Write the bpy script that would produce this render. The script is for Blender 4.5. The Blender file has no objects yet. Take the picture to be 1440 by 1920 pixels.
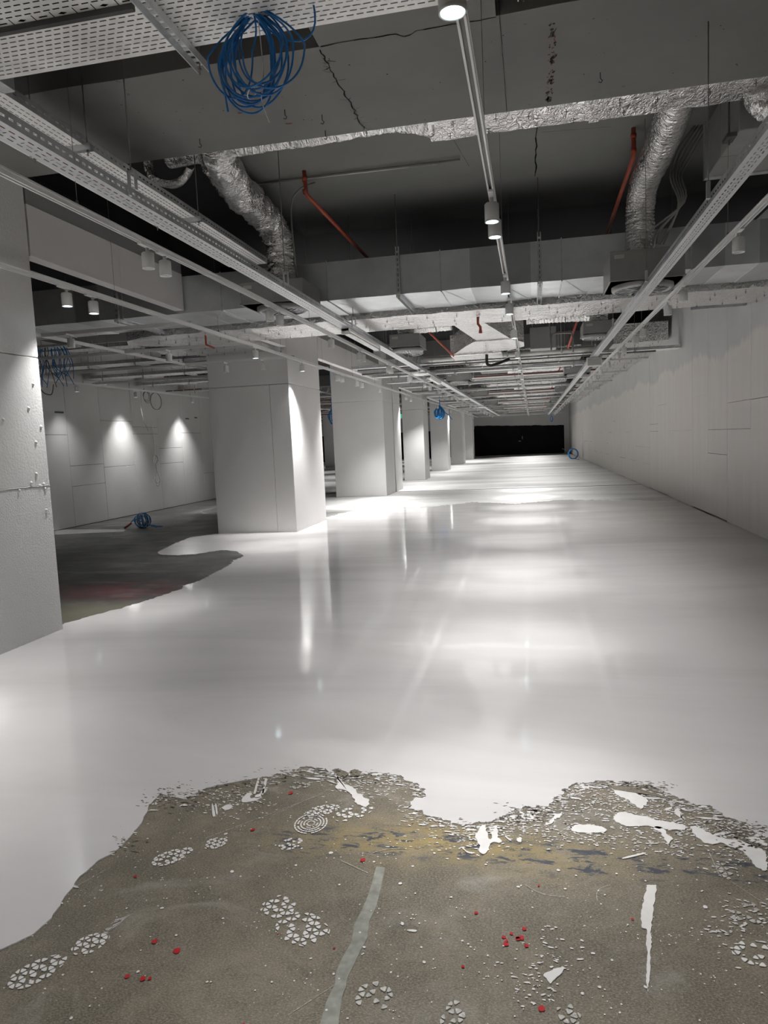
import bpy, bmesh, math, random
from mathutils import Vector, Matrix, noise
random.seed(7)
S = bpy.context.scene
C = S.collection
PI = math.pi

# ------------------------------------------------------------------ camera
CAMH = 1.5
F, CX, CY = 1340.0, 720.0, 960.0
yd = Vector((998-CX, 815-CY, F)).normalized()
dn = Vector((0.045, 1.0, -(0.045*yd[0]+yd[1])/yd[2])).normalized()
up = -dn
xd = yd.cross(up)
if xd[0] < 0: xd = -xd
# rows of R map camera (right, down, forward) to world (X, Y, Z)
right = Vector((xd[0], yd[0], up[0])); down = Vector((xd[1], yd[1], up[1])); fwd = Vector((xd[2], yd[2], up[2]))
cd = bpy.data.cameras.new('camera'); cam = bpy.data.objects.new('camera', cd); C.objects.link(cam)
M = Matrix((right, -down, -fwd)).transposed().to_4x4()
M.translation = Vector((0, 0, CAMH))
cam.matrix_world = M
cd.sensor_fit = 'VERTICAL'; cd.sensor_height = 24.0; cd.lens = 24.0*F/1920.0
cd.clip_start = 0.02; cd.clip_end = 300
S.camera = cam

# ------------------------------------------------------------------ world, exposure
w = bpy.data.worlds.new('world'); S.world = w; w.use_nodes = True
w.node_tree.nodes['Background'].inputs[0].default_value = (0.9, 0.95, 1, 1)
w.node_tree.nodes['Background'].inputs[1].default_value = 0.0
S.view_settings.view_transform = 'Standard'; S.view_settings.look = 'None'
S.view_settings.gamma = 1.0; S.view_settings.use_curve_mapping = False
S.view_settings.exposure = 0.95
LAMP_W = 128.0          # power of one lit track spotlight

def floor_at(px, py, z=0.0):
    "the floor point seen at a pixel of the photograph (used once, to read real positions off the floor)"
    r = right*(px-CX) + down*(py-CY) + fwd*F
    t = (z-CAMH)/r.z
    return Vector((r.x*t, r.y*t, z))

# ------------------------------------------------------------------ materials
class NT:
    def __init__(s, name):
        s.m = bpy.data.materials.new(name); s.m.use_nodes = True
        s.t = s.m.node_tree; s.b = s.t.nodes['Principled BSDF']
        s.pos = s.t.nodes.new('ShaderNodeNewGeometry').outputs['Position']
    def new(s, k, **kw):
        n = s.t.nodes.new(k)
        for a, v in kw.items(): setattr(n, a, v)
        return n
    def put(s, inp, v):
        if isinstance(v, bpy.types.NodeSocket): s.t.links.new(v, inp)
        else: inp.default_value = v
    def math(s, op, a, b=0.0, c=None, clamp=False):
        n = s.new('ShaderNodeMath', operation=op, use_clamp=clamp)
        s.put(n.inputs[0], a); s.put(n.inputs[1], b)
        if c is not None: s.put(n.inputs[2], c)
        return n.outputs[0]
    def xyz(s):
        n = s.new('ShaderNodeSeparateXYZ'); s.put(n.inputs[0], s.pos); return n.outputs
    def scale(s, v):
        n = s.new('ShaderNodeVectorMath', operation='MULTIPLY'); s.put(n.inputs[0], s.pos); n.inputs[1].default_value = v
        return n.outputs[0]
    def noise(s, sc, det=4, rough=0.55, vec=None, dist=0.0):
        n = s.new('ShaderNodeTexNoise'); s.put(n.inputs['Vector'], vec if vec is not None else s.pos)
        n.inputs['Scale'].default_value = sc; n.inputs['Detail'].default_value = det
        n.inputs['Roughness'].default_value = rough; n.inputs['Distortion'].default_value = dist
        return n.outputs[0]
    def voro(s, sc, vec=None, feature='F1'):
        n = s.new('ShaderNodeTexVoronoi', feature=feature); s.put(n.inputs['Vector'], vec if vec is not None else s.pos)
        n.inputs['Scale'].default_value = sc
        return n.outputs['Distance']
    def ramp(s, v, lo, hi):
        n = s.new('ShaderNodeMapRange', clamp=True); s.put(n.inputs[0], v)
        n.inputs[1].default_value = lo; n.inputs[2].default_value = hi
        return n.outputs[0]
    def mix(s, f, a, b):
        n = s.new('ShaderNodeMix', data_type='RGBA')
        s.put(n.inputs[0], f)
        s.put(n.inputs[6], (*a, 1) if isinstance(a, tuple) else a)
        s.put(n.inputs[7], (*b, 1) if isinstance(b, tuple) else b)
        return n.outputs[2]
    def bump(s, h, strength, dist=0.01):
        n = s.new('ShaderNodeBump'); s.put(n.inputs['Height'], h)
        n.inputs['Strength'].default_value = strength; n.inputs['Distance'].default_value = dist
        s.t.links.new(n.outputs[0], s.b.inputs['Normal'])
    def set(s, col=None, rough=None, metal=None, emit=None, es=0, spec=None):
        if col is not None: s.put(s.b.inputs['Base Color'], (*col, 1) if isinstance(col, tuple) else col)
        if rough is not None: s.put(s.b.inputs['Roughness'], rough)
        if metal is not None: s.put(s.b.inputs['Metallic'], metal)
        if spec is not None: s.b.inputs['Specular IOR Level'].default_value = spec
        if emit: s.b.inputs['Emission Color'].default_value = (*emit, 1); s.b.inputs['Emission Strength'].default_value = es
        return s

def simple(name, col, rough=0.5, metal=0.0, var=0.12, sc=6.0, bump=0.0, bsc=60.0, emit=None, es=0, spec=None):
    n = NT(name)
    f = n.ramp(n.noise(sc, 5), 0.3, 0.7)
    lo = tuple(c*(1-var) for c in col); hi = tuple(min(1, c*(1+var)) for c in col)
    n.set(n.mix(f, lo, hi), rough, metal, emit, es, spec)
    if bump: n.bump(n.noise(bsc, 4), bump)
    return n.m

MT = {}
MT['white_metal'] = simple('white_metal', (0.78, 0.78, 0.77), 0.35, 0, 0.03)
MT['steel'] = simple('galvanised_steel', (0.62, 0.64, 0.65), 0.4, 0.7, 0.15, 12)
MT['duct_steel'] = simple('duct_steel', (0.74, 0.77, 0.78), 0.30, 0.8, 0.10, 3)
MT['duct_steel_shaded'] = simple('duct_steel_shaded', (0.52, 0.55, 0.56), 0.30, 0.85, 0.10, 3)  # darker copy: uneven reflection across the duct sections put into the colour
MT['dark_steel'] = simple('dark_steel', (0.10, 0.10, 0.10), 0.5, 0.6)
MT['box_grey'] = simple('plenum_grey', (0.33, 0.33, 0.32), 0.5, 0.4, 0.08, 4)
MT['tray'] = simple('perforated_tray_zinc', (0.90, 0.90, 0.88), 0.5, 0.15, 0.08, 8)
MT['tray_white'] = simple('tray_white', (0.72, 0.73, 0.74), 0.4, 0.3, 0.05, 8)
MT['black'] = simple('plain_black', (0.012, 0.012, 0.013), 0.75, 0, 0.3, 2, spec=0.2)
MT['black_panel'] = simple('black_panel', (0.010, 0.010, 0.012), 0.8, 0, 0.3, 1, spec=0.2)
MT['rubber'] = simple('black_plastic', (0.02, 0.02, 0.02), 0.5)
MT['red_pipe'] = simple('red_pipe', (0.40, 0.075, 0.04), 0.45, 0, 0.15, 10)
MT['red_dark'] = simple('dark_red_pipe', (0.16, 0.028, 0.02), 0.5, 0, 0.15, 10)
MT['blue'] = simple('blue_cable', (0.012, 0.17, 0.48), 0.4, 0, 0.15, 20)
MT['blue_bright'] = simple('blue_hose', (0.02, 0.25, 0.62), 0.4, 0, 0.1, 20)
MT['orange'] = simple('orange_cable', (0.48, 0.10, 0.04), 0.5)
MT['grey_pipe'] = simple('grey_conduit', (0.20, 0.195, 0.18), 0.5, 0, 0.1, 10)
MT['pale_pipe'] = simple('pale_pipe', (0.52, 0.51, 0.48), 0.5, 0, 0.1, 3)
MT['tie'] = simple('white_tie', (0.8, 0.8, 0.8), 0.5)
MT['red_spot'] = simple('red_paint', (0.42, 0.02, 0.025), 0.35)
MT['rust_stain'] = simple('rust_stain', (0.16, 0.055, 0.05), 0.8)
MT['splat'] = simple('dried_white_paint', (0.70, 0.68, 0.66), 0.45, 0, 0.06, 20)
MT['splat_thin'] = simple('thin_white_paint', (0.46, 0.45, 0.42), 0.5, 0, 0.35, 90)
MT['pale_strip'] = simple('pale_filler_strip', (0.26, 0.262, 0.228), 0.55, 0, 0.25, 30)
MT['tan'] = simple('insulation_wool', (0.32, 0.25, 0.11), 0.9, 0, 0.3, 30)
MT['green'] = simple('exit_green', (0.0, 0.30, 0.16), 0.4, emit=(0.05, 0.6, 0.35), es=0.5)
MT['lens_on'] = simple('lamp_lens_lit', (0.8, 0.95, 1.0), 0.3, emit=(0.72, 0.93, 1.0), es=9.0)
MT['lens_off'] = simple('lamp_lens_off', (0.55, 0.57, 0.58), 0.15)
MT['reflector'] = simple('lamp_rim', (0.55, 0.65, 0.68), 0.2, 0.6)
MT['dome'] = simple('white_dome', (0.8, 0.8, 0.78), 0.35)

n = NT('foil')
def ridges(n, sc, vec=None, dist=0.0):
    a = n.noise(sc, 3, 0.55, vec, dist)
    return n.math('POWER', n.math('SUBTRACT', 1.0, n.math('ABSOLUTE', n.math('MULTIPLY', n.math('SUBTRACT', a, 0.5), 5.0)), clamp=True), 3.0)
h = n.math('ADD', n.math('MULTIPLY', ridges(n, 8, n.scale((2.4, 1, 1.5)), 0.4), 0.55), n.math('ADD', n.math('MULTIPLY', ridges(n, 17, None, 0.6), 0.35), n.math('MULTIPLY', n.noise(4.5, 2), 2.2)))
n.set(n.mix(n.noise(7, 3), (0.80, 0.79, 0.78), (0.97, 0.96, 0.95)), None, 0.95)
n.put(n.b.inputs['Roughness'], n.math('ADD', 0.13, n.math('MULTIPLY', n.noise(12, 3), 0.14)))
n.bump(h, 0.55, 0.016); MT['foil'] = n.m
n = NT('foil_ribbed')
h = n.math('ADD', n.math('MULTIPLY', ridges(n, 10, n.scale((0.6, 2.2, 1.8)), 0.4), 0.7), n.math('ADD', n.math('MULTIPLY', ridges(n, 21, None, 0.7), 0.3), n.math('MULTIPLY', n.noise(5, 2), 1.6)))
n.set(n.mix(n.noise(8, 3), (0.72, 0.71, 0.70), (0.95, 0.94, 0.92)), 0.15, 0.96)
n.bump(h, 0.65, 0.014); MT['foil_round'] = n.m

# painted walls
def wallmat(name, lo, hi, rough=0.6, bump=0.12, bsc=35.0, spk=0.0):
    n = NT(name)
    f = n.ramp(n.noise(0.9, 5), 0.35, 0.65)
    n.set(n.mix(f, lo, hi), rough, 0, spec=0.35)
    n.bump(n.math('ADD', n.noise(bsc, 5, 0.6), n.math('MULTIPLY', n.noise(3, 2), 0.6)), bump, 0.02)
    return n.m
MT['column'] = wallmat('painted_column', (0.71, 0.70, 0.69), (0.75, 0.74, 0.73), 0.42, 0.22, 55)
MT['column_rough'] = wallmat('rough_painted_column', (0.82, 0.81, 0.81), (0.86, 0.85, 0.85), 0.36, 0.9, 75)
MT['white_board'] = wallmat('painted_board', (0.62, 0.61, 0.60), (0.68, 0.67, 0.66), 0.6, 0.04)
MT['bulkhead'] = wallmat('bulkhead_board', (0.72, 0.70, 0.69), (0.76, 0.74, 0.73), 0.65, 0.04)
MT['bulkhead_raw'] = wallmat('bulkhead_unpainted', (0.26, 0.26, 0.25), (0.29, 0.29, 0.28), 0.8, 0.05)
MT['joint'] = simple('joint_backing', (0.05, 0.047, 0.043), 0.9)

# right wall: patchy skim coat below, grey primer with a ragged, dripping lower edge above
n = NT('skimmed_wall')
X, Y, Z = n.xyz()
edge = n.math('ADD', n.math('MULTIPLY', n.noise(0.45, 3, 0.6, n.scale((0, 1, 0))), 0.9), n.math('MULTIPLY', n.noise(4.5, 4, 0.7, n.scale((0, 1, 0.05))), 0.38))
hgt = n.math('SUBTRACT', Z, edge)
m_up = n.ramp(hgt, 2.02, 2.10)
rim = n.math('MULTIPLY', n.math('SUBTRACT', 1.0, n.math('ABSOLUTE', n.math('MULTIPLY', n.math('SUBTRACT', hgt, 1.98), 9.0)), clamp=True), n.ramp(n.noise(3.0, 2, 0.5, n.scale((0, 1, 0))), 0.40, 0.65))
streak = n.noise(4, 3, 0.5, n.scale((0, 1, 0.12)))
c1 = n.mix(n.ramp(streak, 0.3, 0.7), (0.70, 0.67, 0.635), (0.75, 0.725, 0.70))
c1 = n.mix(n.ramp(n.noise(0.35, 2), 0.45, 0.7), c1, (0.72, 0.68, 0.655))
c2 = n.mix(n.ramp(n.noise(1.2, 3), 0.3, 0.7), (0.58, 0.575, 0.57), (0.63, 0.625, 0.62))
cc = n.mix(m_up, c1, c2); cc = n.mix(n.math('MULTIPLY', rim, 0.55), cc, (0.78, 0.75, 0.68))
n.set(cc, 0.62, 0, spec=0.3); n.bump(n.noise(8, 4), 0.05, 0.02); MT['skim'] = n.m

# slab soffit
n = NT('concrete_slab')
f = n.ramp(n.noise(0.8, 6, 0.6), 0.3, 0.7)
c = n.mix(f, (0.195, 0.190, 0.184), (0.24, 0.234, 0.226))
sp = n.ramp(n.noise(7, 5, 0.75), 0.70, 0.74)
c = n.mix(n.math('MULTIPLY', sp, 0.6), c, (0.04, 0.037, 0.035))
rp = n.ramp(n.noise(2.2, 4, 0.8, n.scale((1, 1.7, 1))), 0.735, 0.76)
c = n.mix(n.math('MULTIPLY', rp, 0.7), c, (0.20, 0.05, 0.045))
n.set(c, 0.85, 0, spec=0.2); n.bump(n.noise(5, 6), 0.15, 0.02); MT['slab'] = n.m
n = NT('upper_ceiling')     # grey paint over the near bay, black elsewhere with a soft edge
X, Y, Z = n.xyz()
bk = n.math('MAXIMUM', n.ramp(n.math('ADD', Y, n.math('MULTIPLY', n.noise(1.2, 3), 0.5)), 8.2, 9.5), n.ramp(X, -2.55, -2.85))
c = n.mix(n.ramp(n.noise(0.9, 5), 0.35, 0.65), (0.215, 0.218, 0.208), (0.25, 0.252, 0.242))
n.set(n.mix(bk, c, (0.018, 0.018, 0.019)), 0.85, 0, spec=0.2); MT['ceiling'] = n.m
MT['crack'] = simple('crack_dark', (0.03, 0.028, 0.026), 0.9)

# bare floor
n = NT('bare_floor')
X, Y, Z = n.xyz()
big = n.noise(2.0, 7, 0.65)
c = n.mix(n.ramp(big, 0.38, 0.62), (0.092, 0.080, 0.060), (0.195, 0.165, 0.125))
c = n.mix(n.math('MULTIPLY', n.ramp(n.noise(4.1, 6, 0.7, None, 0.6), 0.48, 0.66), 0.75), c, (0.070, 0.064, 0.048))
c = n.mix(n.math('MULTIPLY', n.ramp(n.noise(2.3, 5, 0.65, n.scale((1, 1.3, 1)), 0.8), 0.56, 0.70), 0.55), c, (0.33, 0.32, 0.30))
weave = n.noise(9, 3, 0.7, n.scale((14, 30, 1)))
c = n.mix(n.math('MULTIPLY', n.ramp(n.noise(13, 6, 0.75, n.scale((1, 1.5, 1))), 0.50, 0.68), 0.6), c, (0.075, 0.066, 0.050))
c = n.mix(n.math('MULTIPLY', n.ramp(weave, 0.45, 0.70), 0.7), c, (0.37, 0.325, 0.25))
grit = n.noise(150, 3, 0.8)
c = n.mix(n.math('MULTIPLY', n.ramp(grit, 0.52, 0.72), 0.6), c, (0.40, 0.36, 0.29))
c = n.mix(n.math('MULTIPLY', n.ramp(n.noise(110, 4, 0.8), 0.56, 0.70), 0.35), c, (0.05, 0.045, 0.036))
def gaus(v, c0, wd): return n.math('POWER', 2.718, n.math('MULTIPLY', n.math('POWER', n.math('DIVIDE', n.math('ABSOLUTE', n.math('SUBTRACT', v, c0)), wd), 2.0), -1.0))
def gaus2(v, c0, wd): return gaus(v, c0, wd)
wob = n.math('ADD', Y, n.math('MULTIPLY', n.math('SUBTRACT', n.noise(1.3, 3), 0.5), 0.35))
band = n.math('MULTIPLY', gaus(wob, 2.50, 0.13), gaus(X, -0.36, 0.52))
c = n.mix(n.math('MULTIPLY', n.math('MULTIPLY', band, n.ramp(n.noise(9, 5, 0.7, n.scale((1, 2.2, 1))), 0.36, 0.56)), 0.95), c, (0.31, 0.235, 0.095))
fle = n.ramp(n.noise(10, 6, 0.75, n.scale((1, 2.6, 1)), 0.4), 0.53, 0.57)
c = n.mix(n.math('MULTIPLY', n.math('MULTIPLY', fle, n.ramp(gaus(wob, 2.47, 0.12), 0.3, 0.75)), n.ramp(X, -1.25, -0.9)), c, (0.055, 0.06, 0.075))
# worn lime haze close to the coated edge
hz = n.math('MULTIPLY', n.ramp(n.noise(5, 6, 0.7, n.scale((1, 2.4, 1)), 1.0), 0.56, 0.66), n.ramp(Y, 2.35, 2.9))
c = n.mix(n.math('MULTIPLY', hz, 0.25), c, (0.5, 0.49, 0.47))
# aisle at the left: darker screed with a red primer stain
left = n.ramp(n.math('ADD', X, n.math('MULTIPLY', n.noise(1, 2), 0.3)), -3.2, -3.6)
left = n.math('MULTIPLY', left, n.ramp(Y, 5.0, 5.6))
lc = n.mix(n.ramp(n.noise(0.9, 6, 0.65, n.scale((1, 1.5, 1))), 0.35, 0.65), (0.050, 0.049, 0.047), (0.105, 0.103, 0.098))
lc = n.mix(n.math('MULTIPLY', n.ramp(n.noise(1.4, 6, 0.7, n.scale((0.6, 2.0, 1))), 0.54, 0.62), 0.6), lc, (0.22, 0.217, 0.21))
red = n.math('MULTIPLY', n.math('MULTIPLY', gaus(Y, 7.0, 0.42), gaus(X, -4.55, 0.62)), n.ramp(n.noise(4, 5, 0.7), 0.36, 0.60))
lc = n.mix(n.math('MULTIPLY', red, 0.9, clamp=True), lc, (0.24, 0.045, 0.05))
lc = n.mix(n.math('MULTIPLY', n.ramp(Y, 6.55, 6.2), 0.7), lc, (0.16, 0.15, 0.105))
c = n.mix(left, c, lc)
# far hall: dry pale screed
far = n.ramp(n.math('ADD', Y, n.math('MULTIPLY', n.noise(0.6, 3), 1.2)), 15.8, 16.6)
far = n.math('MULTIPLY', far, n.ramp(X, -8.4, -7.4))
far = n.math('MAXIMUM', far, n.ramp(Y, 20.0, 21.0))
fc = n.mix(n.ramp(n.noise(0.5, 6, 0.65, n.scale((0.35, 1.5, 1))), 0.36, 0.62), (0.46, 0.45, 0.435), (0.72, 0.71, 0.695))
c = n.mix(far, c, fc)
rg = n.math('ADD', 0.34, n.math('MULTIPLY', n.noise(2.5, 4), 0.3))
n.set(c, rg, 0, spec=0.45); n.bump(n.math('ADD', n.math('MULTIPLY', weave, 0.5), n.noise(60, 4)), 0.22, 0.01); MT['floor'] = n.m

# wet levelling coat
n = NT('wet_coating')
f = n.noise(0.55, 5, 0.6, n.scale((0.45, 1.6, 1)), 0.8)
c = n.mix(n.ramp(f, 0.35, 0.65), (0.565, 0.545, 0.540), (0.655, 0.635, 0.632))
n.set(c, n.math('ADD', 0.045, n.math('MULTIPLY', n.ramp(n.noise(0.8, 4, 0.6, n.scale((0.5, 1.4, 1)), 1.0), 0.40, 0.72), 0.15)), 0, spec=0.62)
n.bump(n.noise(3.0, 3, 0.5, n.scale((0.6, 1.6, 1))), 0.035, 0.02); MT['coat'] = n.m

# ------------------------------------------------------------------ mesh helpers
class MB:
    def __init__(s): s.v = []; s.f = []; s.mi = []; s.cur = 0; s.smooth = []
    def _add(s, vs, fs, sm=False):
        o = len(s.v); s.v += [tuple(v) for v in vs]
        for f in fs: s.f.append(tuple(i+o for i in f)); s.mi.append(s.cur); s.smooth.append(sm)
    def box(s, x0, x1, y0, y1, z0, z1):
        s._add([(x0,y0,z0),(x1,y0,z0),(x1,y1,z0),(x0,y1,z0),(x0,y0,z1),(x1,y0,z1),(x1,y1,z1),(x0,y1,z1)],
               [(0,3,2,1),(4,5,6,7),(0,1,5,4),(1,2,6,5),(2,3,7,6),(3,0,4,7)]); return s
    def bbox(s, x0, x1, y0, y1, z0, z1, b=0.01):
        "box with its twelve edges chamfered"
        bm = bmesh.new(); bmesh.ops.create_cube(bm, size=1)
        for v in bm.verts: v.co = Vector(((x0+x1)/2+v.co.x*(x1-x0), (y0+y1)/2+v.co.y*(y1-y0), (z0+z1)/2+v.co.z*(z1-z0)))
        bmesh.ops.bevel(bm, geom=bm.edges[:], offset=b, segments=1, affect='EDGES')
        bm.verts.index_update(); s._add([v.co[:] for v in bm.verts], [[v.index for v in f.verts] for f in bm.faces]); bm.free(); return s
    def poly(s, pts, z, t=0.0):
        "flat polygon; t > 0 gives it thickness below z"
        nn = len(pts)
        s._add([(p[0], p[1], z) for p in pts], [tuple(range(nn))])
        if t:
            s._add([(p[0], p[1], z) for p in pts]+[(p[0], p[1], z-t) for p in pts], [(i, (i+1) % nn, nn+(i+1) % nn, nn+i) for i in range(nn)])
        return s
    def tube(s, pts, r, seg=10, caps=True, sm=True):
        pts = [Vector(p) for p in pts]; k = len(pts)
        rf = r if callable(r) else (lambda i, a: r)
        vs = []; prev = None
        for i, p in enumerate(pts):
            if i == 0: d = pts[1]-pts[0]
            elif i == k-1: d = pts[-1]-pts[-2]
            else: d = (pts[i+1]-pts[i]).normalized()+(pts[i]-pts[i-1]).normalized()
            d.normalize()
            if prev is None:
                a = Vector((0, 0, 1)) if abs(d.z) < 0.9 else Vector((1, 0, 0))
                u = d.cross(a).normalized()
            else:
                u = (prev - d*prev.dot(d)).normalized()
            prev = u; v = d.cross(u)
            for j in range(seg):
                an = 2*PI*j/seg; rr = rf(i, an)
                vs.append(p+u*math.cos(an)*rr+v*math.sin(an)*rr)
        fs = [(i*seg+j, i*seg+(j+1) % seg, (i+1)*seg+(j+1) % seg, (i+1)*seg+j) for i in range(k-1) for j in range(seg)]
        if caps: fs += [tuple(range(seg-1, -1, -1)), tuple((k-1)*seg+j for j in range(seg))]
        s._add(vs, fs, sm); return s
    def lathe(s, prof, c=(0,0,0), seg=20, sm=True):
        "profile of (r, z) turned about the vertical through c"
        vs = []; fs = []
        for r, z in prof:
            for j in range(seg):
                a = 2*PI*j/seg; vs.append((c[0]+r*math.cos(a), c[1]+r*math.sin(a), c[2]+z))
        for i in range(len(prof)-1):
            for j in range(seg):
                fs.append((i*seg+j, i*seg+(j+1) % seg, (i+1)*seg+(j+1) % seg, (i+1)*seg+j))
        s._add(vs, fs, sm); return s
    def disc(s, c, r, seg=16, ry=None, rot=0.0, jit=0.0, down=False):
        ry = r if ry is None else ry
        vs = []
        for j in range(seg):
            a = 2*PI*j/seg; k = 1+random.uniform(-jit, jit)
            x, y = r*k*math.cos(a), ry*k*math.sin(a)
            vs.append((c[0]+x*math.cos(rot)-y*math.sin(rot), c[1]+x*math.sin(rot)+y*math.cos(rot), c[2]))
        s._add(vs, [tuple(range(seg))[::-1] if down else tuple(range(seg))]); return s
    def mesh(s, name, mats):
        me = bpy.data.meshes.new(name); me.from_pydata(s.v, [], s.f)
        for m in mats: me.materials.append(MT[m])
        me.polygons.foreach_set('material_index', s.mi); me.polygons.foreach_set('use_smooth', s.smooth)
        me.update(); return me
    def obj(s, name, mat, parent=None, kind=None, label=None):
        mats = mat if isinstance(mat, (list, tuple)) else [mat]
        o = bpy.data.objects.new(name, s.mesh(name, mats)); C.objects.link(o)
        if parent is not None:
            o.parent = parent
            if parent.type == 'EMPTY' and not s.__dict__.get('local'):
                wl = Matrix.Translation(-world_loc(parent)); o.data.transform(wl)
        if kind: o['kind'] = kind
        if label: o['label'] = label
        return o
def world_loc(o):
    v = Vector((0, 0, 0))
    while o: v = v + Vector(o.location); o = o.parent
    return v
def thing(name, label, cat, loc=(0,0,0), group=None):
    o = bpy.data.objects.new(name, None); C.objects.link(o); o.location = loc
    o.empty_display_size = 0.1; o['label'] = label; o['category'] = cat
    if group: o['group'] = group
    return o
def tag(o, label, cat, group=None, kind=None):
    o['label'] = label; o['category'] = cat
    if group: o['group'] = group
    if kind: o['kind'] = kind
    return o
def copy_tree(o, parent=None):
    c = o.copy(); C.objects.link(c)
    if parent is not None: c.parent = parent
    for ch in list(o.children): copy_tree(ch, c)
    return c
def dup(o, loc, label, group=None, rot=None):
    c = copy_tree(o); c.location = loc; c['label'] = label
    if rot is not None: c.rotation_euler = rot
    if group: c['group'] = group
    return c
ORD = ['first','second','third','fourth','fifth','sixth','seventh','eighth','ninth','tenth','eleventh','twelfth','thirteenth','fourteenth','fifteenth','sixteenth','seventeenth','eighteenth','nineteenth','twentieth','twenty-first','twenty-second','twenty-third','twenty-fourth','twenty-fifth','twenty-sixth','twenty-seventh','twenty-eighth','twenty-ninth','thirtieth']

ZU = 4.2      # upper ceiling
ZS = 3.78     # slab beams
YF, YB = 55.0, -6.0
def wx(y): return 3.03-0.006*y      # face of the right wall, a touch out of parallel

# ------------------------------------------------------------------ room shell
def struct(o, kind='structure'): o['kind'] = kind; return o
fl = struct(MB().box(-17.5, 3.6, YB, YF, -0.1, 0).obj('floor', 'floor'))
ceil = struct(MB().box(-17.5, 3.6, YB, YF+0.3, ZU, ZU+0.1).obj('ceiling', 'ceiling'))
m = MB()
m._add([(wx(YB)+.03,YB,0),(wx(YF)+.03,YF,0),(wx(YF)+.03,YF,ZU),(wx(YB)+.03,YB,ZU),(wx(YB)+.3,YB,0),(wx(YF)+.3,YF,0),(wx(YF)+.3,YF,ZU),(wx(YB)+.3,YB,ZU)],
       [(0,3,2,1),(4,5,6,7),(0,1,5,4),(1,2,6,5),(2,3,7,6),(3,0,4,7)])
wr = struct(m.obj('wall_right', 'joint'))
wf = struct(MB().box(-17.5, 3.2, YF, YF+0.2, 0, ZU).obj('wall_far', 'white_board'))
struct(MB().box(-17.5, 3.6, YB-0.2, YB, 0, ZU).obj('wall_back', 'white_board'))
wl = struct(MB().box(-9.75, -9.48, YB, 21.5, 0, ZU).box(-17.5, -9.48, 21.5, 21.7, 0, ZU).obj('wall_left', 'joint'))
struct(MB().box(-17.7, -17.5, 21.5, YF, 0, ZU).obj('wall_left', 'white_board'))

# boards of the right wall: full height sheets with tight joints, some slightly open
rnd = random.Random(3)
y = -6.0; k = 0
cuts = {8: [1.05], 9: [2.22], 12: [1.55]}
while y < YF-0.1:
    y2 = min(y+1.2, YF)
    hs = [0.0] + sorted(rnd.sample([0.62, 1.05, 1.45, 1.62, 1.85, 2.05], rnd.choice([1, 1, 2]))) + [ZU]
    for a, b in zip(hs[:-1], hs[1:]):
        g = 0.0022 if rnd.random() < 0.5 else 0.004
        gz = rnd.choice([0.001, 0.001, 0.003, 0.005])
        m = MB(); o = rnd.uniform(0, 0.0012)
        x0, x1 = wx(y)-o, wx(y2)-o
        z0 = a+(gz if a else rnd.choice([0.004, 0.02])); z1 = b-gz
        m._add([(x0,y+g,z0),(x1,y2-g,z0),(x1,y2-g,z1),(x0,y+g,z1),(x0+.03,y+g,z0),(x1+.03,y2-g,z0),(x1+.03,y2-g,z1),(x0+.03,y+g,z1)],
               [(0,3,2,1),(4,5,6,7),(0,1,5,4),(1,2,6,5),(2,3,7,6),(3,0,4,7)])
        m.obj('wall_panel', 'skim', wr)
    y = y2
# boards of the left wall (visible past the first column) with their real joints
LJ = [(-6.0,7.3,[2.0]),(7.3,9.7,[1.3]),(9.7,10.9,[2.0]),(10.9,12.1,[1.2]),(12.1,13.3,[1.93]),(13.3,14.5,[.85,1.28]),(14.5,15.8,[1.2,2.25]),(15.8,17.0,[1.95,2.12]),(17.0,18.25,[1.18,1.58]),(18.25,19.45,[1.98]),(19.45,20.65,[.8]),(20.65,21.5,[1.5])]
for (a, b, js) in LJ:
    hs = [0]+js+[ZU]
    for c0, c1 in zip(hs[:-1], hs[1:]):
        o = rnd.uniform(0, 0.003)
        MB().bbox(-9.48, -9.45+o, a+.004, b-.004, c0+(.004 if c0 else .012), c1-.004, 0.002).obj('wall_panel', 'white_board', wl)
for (yy, zz, L) in [(12.95, 2.37, .28), (18.55, 2.36, .20), (19.1, 2.40, .16)]:
    MB().bbox(-9.449, -9.44, yy, yy+L, zz, zz+0.035, .004).obj('wall_slot', 'dark_steel', wl)
# black painted field on the far wall, ragged along the top
for (xa, xb, zt) in [(-17.4, -4.3, 2.12), (-4.3, 2.32, 2.36)]:
    pts = [(xa, 0.05), (xb, 0.05)]
    nx = int((xb-xa)/0.12)
    for i in range(nx+1):
        x = xb-(xb-xa)*i/nx
        zz = zt - (0.26*(x+4.3)/6.6 if xa > -5 else 0) + 0.06*noise.noise(Vector((x*1.7, 0, 3)))+0.025*noise.noise(Vector((x*9, 1, 3)))
        pts.append((x, zz))
    m = MB(); nn = len(pts)
    m._add([(p[0], YF-0.02, p[1]) for p in pts]+[(p[0], YF, p[1]) for p in pts], [tuple(range(nn))]+[(i, nn+i, nn+(i+1) % nn, (i+1) % nn) for i in range(nn)])
    m.obj('black_board', 'black_panel', wf)
m = MB()
m.box(-0.75, -0.72, YF-.03, YF-.021, 1.2, 1.42); m.box(-1.02,-.86,YF-.03,YF-.021,1.04,1.08)
m.obj('scuff_mark', 'splat_thin', wf)

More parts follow.
